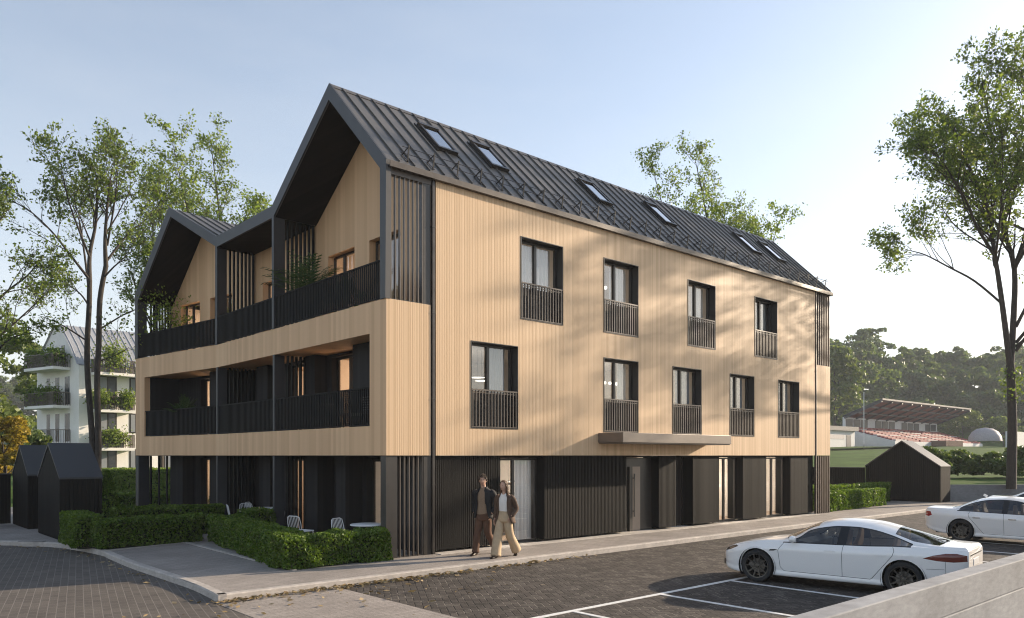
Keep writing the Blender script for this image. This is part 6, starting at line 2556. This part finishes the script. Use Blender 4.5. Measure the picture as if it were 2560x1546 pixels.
    b.loft([ell((0, 0, z), a, bb, 24, 2.2) for z, a, bb in ((1.015, .130, .098), (.97, .140, .106), (.90, .163, .124), (.83, .172, .132), (.77, .16, .125))])
    limb(b, [(-.082, .0, .87), (-.084, -.05, .72), (-.08, -.155, .48), (-.078, -.215, .28), (-.076, -.265, .045)], [.092, .100, .098, .105, .122], 18)
    limb(b, [(.082, .0, .87), (.088, .01, .72), (.095, .06, .48), (.108, .20, .30), (.122, .335, .12)], [.092, .100, .096, .102, .115], 18)
    wrinkle(b, .014, 7, 4.4)
    b.build('trousers', M['cream'], root, smooth=True, angle=180)
    b = MB()
    b.loft([ell((0, 0, z), a, bb, 24, 2.2) for z, a, bb in ((1.02, .134, .102), (.99, .139, .106))], cap=False)
    solid(b.build('waistband', M['cream'], root), .006)
    shoe((-.076, -.285, .088), 0, 0).build('shoe', M['shoe'], root, smooth=True)
    shoe((.122, .36, .125), .5, .05).build('shoe', M['shoe'], root, smooth=True)
    return root


mx_, my_ = spot(-0.66, 17.93)
man((mx_, my_, 0.0), YAW - math.radians(24), 1.01, 'person in dark blazer, taupe sweater and brown trousers walking with hands in pockets')
wx_, wy_ = spot(-0.17, 17.55)
woman((wx_, wy_, 0.0), YAW - math.radians(28), 1.02, 'person with long auburn hair in brown blazer, white shirt and wide cream trousers')
# ================================================================== LIGHT AND CAMERA
SUN = Vector((3.14, -0.80, 1.0)).normalized()
ld = bpy.data.lights.new('sun', 'SUN')
ld.energy = 4.5
ld.angle = math.radians(0.6)
ld.color = (1.0, 0.82, 0.62)
lo = bpy.data.objects.new('sun', ld)
COL.objects.link(lo)
lo.rotation_euler = (-SUN).to_track_quat('-Z', 'Y').to_euler()
lo.location = SUN * 60
w = bpy.data.worlds.new('World')
sc.world = w
w.use_nodes = True
nt = w.node_tree
sky = nt.nodes.new('ShaderNodeTexSky')
sky.sky_type = 'NISHITA'
sky.sun_disc = False
sky.sun_elevation = math.asin(SUN.z)
sky.sun_rotation = math.atan2(SUN.x, SUN.y)
sky.air_density = 1.0
sky.dust_density = 1.2
sky.ozone_density = 1.5
bg = nt.nodes['Background']
hsv = nt.nodes.new('ShaderNodeHueSaturation')
hsv.inputs['Saturation'].default_value = 0.86
hsv.inputs['Value'].default_value = 0.78
nt.links.new(sky.outputs[0], hsv.inputs['Color'])
tc = nt.nodes.new('ShaderNodeTexCoord')
sx = node(nt, 'ShaderNodeSeparateXYZ', Vector=tc.outputs['Generated'])
z_ = math_(nt, 'MAXIMUM', sx.outputs[2], 0.0)
hz = math_(nt, 'MULTIPLY', math_(nt, 'POWER', 2.718, math_(nt, 'MULTIPLY', z_, -4.2)), 0.80)
# thin high cloud: stretched noise
cl = node(nt, 'ShaderNodeTexNoise', Vector=node(nt, 'ShaderNodeMapping', Vector=tc.outputs['Generated'], Scale=(1.5, 1.5, 6.0)).outputs[0], Scale=1.6, Detail=6.0, Roughness=0.6)
cm = ramp(nt, cl.outputs[0], [(0.42, 0.0), (0.78, 0.10)])
fac = math_(nt, 'MINIMUM', math_(nt, 'ADD', hz, cm), 0.95)
nt.links.new(mixc(nt, fac, hsv.outputs[0], (3.32, 3.30, 3.30)), bg.inputs[0])
bg.inputs[1].default_value = 0.15

cam = bpy.data.cameras.new('camera')
co = bpy.data.objects.new('camera', cam)
COL.objects.link(co)
co.location = EYE
co.rotation_euler = (PI / 2, 0, YAW)
cam.sensor_width = 36
cam.lens = 36 * 1934 / 2560
cam.shift_y = (1139 - 773) / 2560
cam.clip_end = 4000
cam.clip_start = 0.1
sc.camera = co
sc.view_settings.view_transform = 'Standard'
sc.view_settings.look = 'None'
sc.view_settings.gamma = 1.0
sc.view_settings.exposure = 1.1
sc.view_settings.use_curve_mapping = False
sc.cycles.max_bounces = 8
sc.cycles.transparent_max_bounces = 16
sc.cycles.use_denoising = True
sc.cycles.filter_width = 1.1
